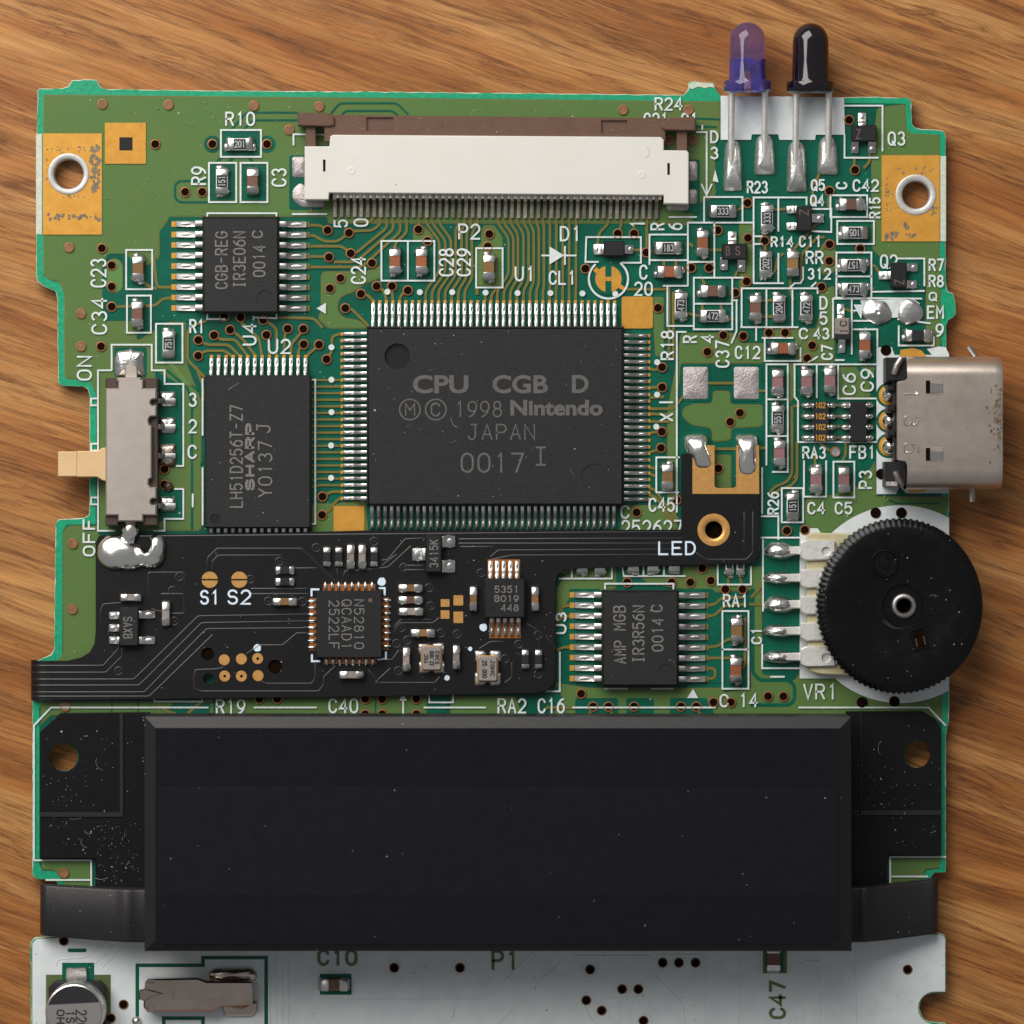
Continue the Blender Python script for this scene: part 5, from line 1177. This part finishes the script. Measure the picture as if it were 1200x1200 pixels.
for p in ([(244, 1140), (252, 1134), (296, 1134), (302, 1141), (300, 1149), (246, 1149)], [(259, 1176), (296, 1175), (302, 1172), (302, 1184), (296, 1191), (264, 1191)]):
    solder("solder_joint", p, 9, 'bronze', 0.3, 2.3, 6, parent=clip)
solder("solder_joint", circ(160, 1196, 6, 10), 8, 'solder', 0.3, 2.3, 5, parent=clip)
cap(392, 1153, 0, 'brown', 32, 15, 13, z=2.6, lab="brown chip capacitor below the lettering C10 on the white area")
cap(906, 1123, 1, 'brown', 28, 16, 14, z=2.6, lab="brown chip capacitor above the lettering C47 on the white area")

# ================================================================== THE FLEXIBLE BOARD (a separate black circuit laid over the green one)
FZ = 12.0          # top of the flexible sheet
flexb = place("flexible_circuit_board", None, 400, 715, 4, label="black flexible circuit board with tiny parts, soldered across the green board", cat="flexible circuit")
FO = [(62, 774), (80, 774), (96, 770), (106, 764), (111.5, 754), (113, 740), (113, 636), (116, 629), (122, 626.5), (300, 625), (430, 621.5), (640, 621), (798, 620.5), (798, 532), (811, 531), (811, 522), (837, 522), (837, 572), (840, 574), (859, 574), (862, 572), (862, 522), (889, 522),
      (890, 640), (888, 652), (880, 660), (680, 666), (660, 669), (653, 674), (651, 684), (651, 794), (648, 803), (641, 809), (628, 812), (430, 816), (62, 820.5)]
holes = [circ(244, 766, 7.5, 18), circ(323, 781, 8.2, 18), circ(245, 795, 6.5, 18), circ(836, 621, 10, 24)]
mb = MB(); mb.prism(FO, FZ-3.2, FZ, 0.5, 0, holes=holes[2:], dimples=[(c_, 2.9) for c_ in holes[:2]], mdim=1, bottom=True)  # first two holes are blind, their shade painted as a dark floor
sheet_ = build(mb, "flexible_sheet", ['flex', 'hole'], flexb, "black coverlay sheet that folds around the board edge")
# tail folded round the left board edge
prof = [(63, FZ), (56, FZ), (50, FZ-0.6), (45, FZ-2.2), (41, FZ-5), (38, FZ-9), (36.3, FZ-14), (36.2, -10), (37.5, -15.2), (41, -17), (50, -17.4), (120, -17.4)]
vs = []; fs = []
for x, z in prof:
    for t in range(13): vs.append((x, 774+46.6*t/12 + (0 if t < 12 else 0), z))
for i in range(len(prof)-1):
    for t in range(12): fs.append((i*13+t, i*13+t+1, (i+1)*13+t+1, (i+1)*13+t))
mb = MB(); mb.add(vs, fs); mb.v = [(x, y, z) for x, y, z in mb.v]
build(mb, "folded_tail", 'flex', flexb, sharp=60)
mb = MB()
for yv, wv in ((780, 2.2), (788, 2.2), (796, 2.2), (803, 2.2), (811, 2.2), (816, 2.2)):
    vs = []; fs = []; k = len(prof)-2
    for (x, z) in prof[:k]:
        nx, nz = (0, 1) if x > 50 else ((-0.5, .85) if x > 41 else (-1, 0.1))
        vs += [(x, yv-wv/2, z), (x+0.7*nx, yv, z+0.7*nz), (x, yv+wv/2, z)]
    for i in range(k-1): fs += [(i*3, i*3+1, i*3+4, i*3+3), (i*3+1, i*3+2, i*3+5, i*3+4)]
    mb.add(vs, fs)
build(mb, "raised_traces", 'flex_ridge', flexb, kind="stuff", sharp=70)
RG = MB()
def rg(pts, w=2.2, t=0.5, r=2): RG.ribbon(rounded(pts, r, 2), w, FZ+0.02, 0, 0.2, tent=t)
for pts in ([(62, 780), (122, 780), (140, 760), (140, 752)], [(62, 788), (125, 788), (144, 769), (144, 760)], [(62, 796), (158, 796), (233, 722), (361, 720)], [(62, 803), (164, 803), (237, 730), (361, 728)], [(62, 811), (170, 811), (243, 737), (355, 736), (361, 735)], [(62, 816), (176, 816), (250, 744)],
            [(244, 668), (244, 654), (255, 643), (354, 643), (390, 678), (395, 683)], [(250, 668), (250, 657), (257, 651), (330, 651)], [(295, 690), (361, 690)], [(295, 696), (361, 696)], [(347, 666), (372, 666)], [(396, 676), (396, 666)], [(403, 676), (405, 669), (420, 669), (455, 665), (482, 640)], [(304, 756), (332, 756), (348, 742), (361, 742)], [(290, 766), (304, 756)], [(262, 782), (255, 784), (230, 785), (228, 792), (228, 806), (236, 810), (374, 810), (380, 802), (380, 793), (394, 780)],
            [(305, 797), (312, 801), (366, 801), (370, 795), (370, 775)], [(448, 657), (455, 656), (475, 632), (498, 631)], [(448, 663), (465, 650)], [(475, 663), (498, 663)], [(475, 668), (498, 668)], [(462, 742), (468, 730), (508, 730), (515, 724)], [(462, 735), (470, 726), (505, 726)], [(458, 783), (444, 796), (440, 800), (510, 800), (516, 793)], [(432, 785), (446, 800)], [(448, 773), (460, 773), (468, 762)],
            [(538, 632), (800, 631)], [(538, 637), (800, 637)], [(540, 641), (578, 641)], [(575, 653), (584, 645), (800, 644)], [(576, 656), (600, 651), (800, 650)], [(562, 760), (575, 752), (590, 752)], [(600, 776), (600, 794), (592, 800)], [(606, 765), (612, 770)], [(618, 731), (632, 740), (632, 756)], [(150, 706), (122, 708), (119, 715), (119, 740)], [(190, 696), (216, 696), (217, 719), (200, 719)], [(175, 700), (175, 671), (217, 671), (217, 697)], [(815, 648), (828, 656), (874, 656), (882, 648), (882, 600)], [(872, 600), (872, 645)], [(640, 745), (651, 760)],
            [(125, 629), (640, 624.5), (797, 623.5)]):
    rg(pts)
for x, y in ((371, 642), (439, 634.5), (473.5, 665), (564, 671.5), (328, 658), (203, 692), (211, 676), (205, 728), (315, 704.5), (355, 705), (294, 679), (517, 742), (536, 743), (471, 735.5), (465, 754), (478, 750), (467, 786), (503, 689), (505, 710), (608, 755), (631, 744), (631, 790), (592, 772), (132, 742), (140, 786)):
    RG.ribbon(circ(x, y, 4.6, 16), 1.6, FZ+0.03, 0, 0, True, 0.4); RG.sheet(circ(x, y, 1.9, 10), FZ+0.25)
build(RG, "raised_traces", 'flex_ridge', sheet_, kind="stuff", sharp=70)
# pads
def fpad(poly, nm="pad", z=0.5, m_='flex_gold', **k):
    mb = MB(); mb.prism(poly, FZ-0.2, FZ+z, 0.25, **k); return build(mb, nm, m_, flexb)
for cx in (246.5, 281):
    for sg in (-1, 1):
        a0 = 0.09
        fpad(orient([(cx+9.6*math.cos(sg*(a0+(math.pi-2*a0)*i/14)), 679.3+9.6*math.sin(sg*(a0+(math.pi-2*a0)*i/14))) for i in range(15)]), "switch_pad_half")
for i, (x, y) in enumerate(((263.5, 773), (283.5, 772), (302.5, 771.5), (264, 792), (283.5, 792), (303, 791.5))):
    fpad(circ(x, y, 6.5, 20), "programming_pad", dimples=[(circ(x, y, 1.7, 10), 0.5)] if i in (2, 3, 4) else ())
for b in ((516.5, 702, 527, 711), (516.5, 715, 527, 725), (531.5, 697.5, 543, 709.5), (531.5, 716.5, 543, 730)): fpad(rrect(*b, 1), "antenna_pad")
mb = MB(); mb.lathe_z(836, 621, [(19.2, FZ), (18.8, FZ+1.0), (15, FZ+1.2), (11, FZ+1.0), (10, FZ), (10, FZ-3.5)], 40); build(mb, "pad_ring", 'flex_gold', flexb, "gold ring pad beside the lettering LED", sharp=50)
mb = MB(); mb.sheet(circ(836, 621, 10.5, 24), 3.4); build(mb, "pad_hole_shade", 'hole', flexb)  # dark disc added below the ring to paint the shade in its hole
mb = MB(); mb.prism([(811, 522), (837, 522), (837, 570), (840, 572), (859, 572), (862, 570), (862, 522), (889, 522), (889.3, 579), (811, 579)], FZ-0.3, FZ+0.5, 0.3)
build(mb, "crystal_tongue", 'flex_gold', flexb, "bare gold two-legged tongue soldered to the crystal pads")
for p in ([(801, 510), (815, 508), (829, 508), (830, 522), (836, 535), (837, 551), (826, 554), (813, 552), (811, 540), (801, 528)], [(861, 509), (888, 508), (889, 530), (889, 556), (878, 563), (866, 560), (862, 552), (862, 528)]):
    solder("solder_joint", p, 17, 'solder_shiny', 0.0, 2.0, 10, parent=flexb, r=6)
# the large switch joint: smooth union of lobes as a height field
def lobes(x, y):
    d = 0.0
    for cx, cy, rx, ry in ((136, 647, 22.5, 22), (152, 652, 25, 17), (178, 650, 17.5, 17.5), (184, 640, 12.5, 15), (154, 622, 11, 15)):
        t = 1-((x-cx)/rx)**2-((y-cy)/ry)**2
        if t > 0: d = d+t*0.8
    for cx, cy, rx, ry in ((172.5, 637, 4.6, 9),):
        t = 1-((x-cx)/rx)**2-((y-cy)/ry)**2
        if t > -0.8: d -= (t+0.8)*0.9
    return d
mb = MB(); st = 0.9; idx = {}; W_ = int(96/st); H_ = int(74/st)
for j in range(H_+1):
    for i in range(W_+1):
        x = 108+i*st; y = 602+j*st; d = lobes(x, y)
        if d > 0.0:
            idx[(i, j)] = len(mb.v); mb.v.append((x, y, 9+17*math.sqrt(1-math.exp(-1.5*d))))
for (i, j) in list(idx):
    q = [(i, j), (i+1, j), (i+1, j+1), (i, j+1)]
    if all(k in idx for k in q): mb.f.append([idx[k] for k in q]); mb.m.append(0)
o = build(mb, "solder_joint", 'solder_shiny', flexb, "large shiny notched solder blob below the slide switch", sharp=180)
md = o.modifiers.new("smooth", 'SMOOTH'); md.factor = 0.5; md.iterations = 24
# lettering and dots
mb = MB(); stext(mb, "S1", (235, 691, 258, 708.5), 0, 2.3, FZ+0.3); stext(mb, "S2", (267, 690.5, 295, 708.5), 0, 2.3, FZ+0.3); build(mb, "printed_lettering", 'silk_blue', flexb)
mb = MB(); stext(mb, "LED", (771, 634, 815, 650.5), 0, 2.2, FZ+0.8); build(mb, "printed_lettering", 'silk_blue', flexb)
mb = MB()
for x, y, r_ in ((447.5, 681.5, 5), (302, 759, 4.5), (566.5, 735, 4.6), (551, 760, 2.6), (524, 794, 3.2)): mb.sheet([(x+r_*rng.uniform(.88, 1.08)*math.cos(a*math.pi/8), y+r_*rng.uniform(.88, 1.08)*math.sin(a*math.pi/8)) for a in range(16)], FZ+0.35)
for p in ([(365.5, 698), (365.5, 690.5), (374, 690.5)], [(445, 689), (451, 689), (451, 697)], [(366, 767), (366, 774.5), (375, 774.5)], [(443, 772.5), (452.5, 772), (452.5, 764)]): mb.ribbon(p, 2.3, FZ+0.35)
build(mb, "printed_marks", 'silk_blue', flexb)
# parts
Z2 = FZ+0.3
for x, y, v, c, Ln, w, mid in ((334.5, 705, 0, 'tan', 29, 9.5, 10), (411.5, 652.5, 1, 'grey', 29, 9.5, 9), (425, 652.5, 1, 'grey', 29, 9.5, 9), (481.5, 689, 0, 'tan', 29, 9.5, 9), (481.5, 703, 0, 'brown', 29, 9.5, 9), (482, 716.5, 0, 'grey', 29, 9.5, 9), (496, 741.5, 0, 'tan', 29, 9.5, 9),
                             (412.5, 790.5, 0, 'grey', 29, 9.5, 11), (476.5, 772.5, 1, 'grey', 29, 9, 9), (535, 770, 1, 'grey', 29, 9, 9), (555, 701.5, 1, 'tan', 29, 9.5, 9), (627, 701.5, 1, 'tan', 29, 9.5, 9), (195.5, 719, 1, 'grey', 29, 10, 9), (154.5, 700, 0, 'grey', 25, 9, 9)):
    two_term("capacitor", x, y, Ln, w, 8, v, mid, 'cap_'+c, flexb, z=Z2, var=False, fil=1.0)
for x, y, v in ((334.5, 668, 0), (334.5, 681.5, 0), (383.5, 652.5, 1), (397.5, 652.5, 1), (438.8, 652.5, 1), (615.5, 772.5, 1), (631, 772.5, 1)):
    two_term("resistor", x, y, 23, 9, 5, v, 10.5, 'ceramic', flexb, z=Z2, var=False, top='res_black', fil=0.8, tw=0.6)
nrf = chip_body("controller_chip", 371.5, 692, 448, 770, FZ+14, "small square black radio chip marked N52810", flexb, 0.8, m_='epoxy2', z0=FZ+0.5)
mark(nrf, [("N52810", (415.5, 702, 427.5, 760), -90), ("QCAAD1", (401, 702, 413, 760), -90), ("2522LF", (386, 703, 398.5, 760), -90)], FZ+14.1, 'mark', 1.25)
mb = MB(); mb.sheet(circ(434.5, 703, 2.6, 12), FZ+14.1); build(mb, "index_dot", 'mark_brown', nrf)
mb = MB()
for x0, y0, x1, y1 in ((379, 684, 440, 692.5), (380, 769.5, 441, 777.5), (363, 701, 372, 762), (447.5, 700, 456, 761)): mb.sheet(rect(x0, y0, x1, y1), FZ+0.3)
build(mb, "copper_rows", 'flex_cu', nrf)
key = MB(); key.blob([(4+6.2*math.cos(t), 2.4*math.sin(t)) for t in [i*math.pi/7 for i in range(14)]], 3.6, 0, 5); npm = key.mesh("terminal", ['solder'], (0, 0, 0), 70)
for i in range(8):
    for x, y, q in ((381.7+7.8*i, 691, 90), (383+7.75*i, 770.5, 270), (370.5, 704.3+7.72*i, 180), (449, 703+7.72*i, 0)): place("terminal", npm, x, y, FZ+0.4, nrf, rot=R(q))
clk = chip_body("clock_chip", 567.5, 677.5, 615.5, 724, FZ+15, "small black clock chip marked 5351", flexb, 1.8, [(circ(578, 715, 4, 14), 0.8)], m_='epoxy2', z0=FZ+1)
mark(clk, [("5351", (579.5, 686, 608, 694.5), 0), ("B019", (579.5, 697, 608, 705), 0), ("448", (587, 707.5, 608, 716), 0)], FZ+15.1, 'mark', 1.25)
mb = MB(); mb.sheet(rect(571.5, 655.5, 609.5, 677), FZ+0.3); mb.sheet(rect(573.5, 725, 610.5, 747.5), FZ+0.3); build(mb, "copper_rows", 'flex_cu', clk)
lst = [(575+7.75*i, 678.5, 90) for i in range(5)]+[(576.3+7.8*i, 723.5, 270) for i in range(5)]
for x, y, q in lst: place("pin", gull(22, 4.4, 9, toe=0.5), x, y, FZ+0.3, clk, rot=R(q))
def sot2(x0, y0, x1, y1, leads, lab, txt):
    c = chip_body("transistor", x0, y0, x1, y1, FZ+13.5, lab, flexb, 1.8, m_='epoxy2', z0=FZ+1)
    for x, y, q, w, Ln in leads: place("pin", gull(Ln, w, 8, mname='solder', toe=0.7), x, y, FZ+0.3, c, rot=R(q))
    mark(c, txt, FZ+13.6, 'mark', 1.3)
sot2(498.5, 626, 518.5, 671, [(500, 649.5, 180, 14, 17), (517, 634.5, 0, 13, 17), (517, 663.5, 0, 14, 17)], "black transistor marked 3415K", [("3415K", (503.5, 632, 514, 665), 90)])
sot2(141, 711, 164.5, 757, [(142.5, 721, 180, 8, 14), (142.5, 735.5, 180, 8, 14), (142.5, 750, 180, 8, 14), (163, 720, 0, 8.5, 20), (163, 750, 0, 8.5, 20)], "black five-lead chip marked SAXB", [("SAXB", (146, 722, 157, 748), -90)])
def xtal(x0, y0, x1, y1, pads, lines, lab, rot):
    mb = MB(); mb.prism(rounded(rect(x0-1, y0-1, x1+1, y1+1), 2, 2, True), FZ+1, FZ+7, 0.5, 1); mb.prism(rounded(rect(x0, y0, x1, y1), 3, 3, True), FZ+7, FZ+11, 1.4, 0)
    o = build(mb, "crystal", ['xtal', 'flex_gold'], flexb, lab)
    for b in pads:
        mb = MB(); mb.blob(rounded(rect(*b), 2, 2, True), 2.6, FZ+0.3, 5, flat=0.5); build(mb, "terminal", 'solder', o, sharp=70)
    for t, b in lines:
        mb = MB(); stext(mb, t, b, rot, 1.15, FZ+11.15); build(mb, "marking", 'print_black', o)
xtal(494.5, 756.5, 517.5, 785, ((490, 753.5, 504, 767), (507, 753, 520.5, 767), (490.5, 775, 504, 789.5), (508, 775, 521, 789.5)), (("YXC", (497, 766, 502.5, 777)), ("32.000", (503.5, 762, 509, 780)), ("S382", (510, 762, 515.5, 778))), "small metal crystal marked 32.000", 90)
xtal(560, 768.5, 583, 798, ((556, 762, 569, 776), (574, 762, 587, 776), (556, 788, 569.5, 804), (574, 788, 587, 804)), (("JGHC", (574.5, 773, 580, 792)), ("25.000", (565, 773, 571, 794))), "small metal crystal marked 25.000", -90)

# ================================================================== lint and dust lying on the board
mb = MB()
def clear_of(x, y): return all(math.hypot(x-hx, y-hy) > 26 for hx, hy in ((74, 887), (1075, 884), (1059, 710)))
def fibre(x, y, z, ln):
    if not clear_of(x, y): return
    a = rng.uniform(0, 6.28); k = rng.uniform(-0.35, 0.35); pts = [(x, y)]
    for i in range(7):
        a += k+rng.uniform(-.15, .15); pts.append((pts[-1][0]+ln/7*math.cos(a), pts[-1][1]+ln/7*math.sin(a)))
    mb.ribbon(pts, rng.uniform(.28, .5), z, 0, 0.2, tent=0.25)
def crumb(x, y, z, r_):
    if not clear_of(x, y): return
    mb.blob([(x+r_*rng.uniform(.6, 1.2)*math.cos(i*1.05), y+r_*rng.uniform(.6, 1.2)*math.sin(i*1.05)) for i in range(6)], r_*0.8, z, 2)
kd = (DP-120)/DP
for x0, y0, x1, y1, z, nf, nc in ((50, 862, 135, 1000, 11.1, 9, 60), (114, 962, 166, 1034, 11.1, 3, 80), (1002, 862, 1100, 1000, 11.1, 4, 60), (434, 388, 727, 588, 21.1, 7, 26), (244, 444, 362, 615, 17.1, 3, 10), (185, 924, 980, 1048, 120.5, 0, 8), (360, 180, 800, 224, 30.1, 2, 5),
                                  (60, 115, 340, 150, 2.6, 5, 40), (125, 200, 235, 250, 2.6, 5, 30), (380, 136, 770, 156, 24.1, 2, 45), (60, 630, 110, 760, 2.6, 3, 16), (985, 645, 1122, 775, 57.4, 2, 22), (320, 1120, 1090, 1195, 2.6, 6, 40), (120, 640, 640, 800, 12.2, 7, 60), (1065, 425, 1170, 565, 78.2, 0, 0), (940, 560, 1100, 600, 2.7, 3, 40), (820, 240, 1020, 420, 3.0, 4, 40)):
    for _ in range(nf//2): fibre(rng.uniform(x0, x1), rng.uniform(y0, y1), z, rng.uniform(7, 20))
    for _ in range(nc): crumb(rng.uniform(x0, x1), rng.uniform(y0, y1), z-0.15, rng.uniform(.25, .7) if rng.random() < .93 else rng.uniform(.8, 1.4))
M['lint'] = mat("lint", (0.34, 0.325, 0.30), 0.9, var=(0.26, 0.19, 0.13), vs=6)
build(mb, "dust_and_lint", 'lint', board, kind="stuff", fix=False)
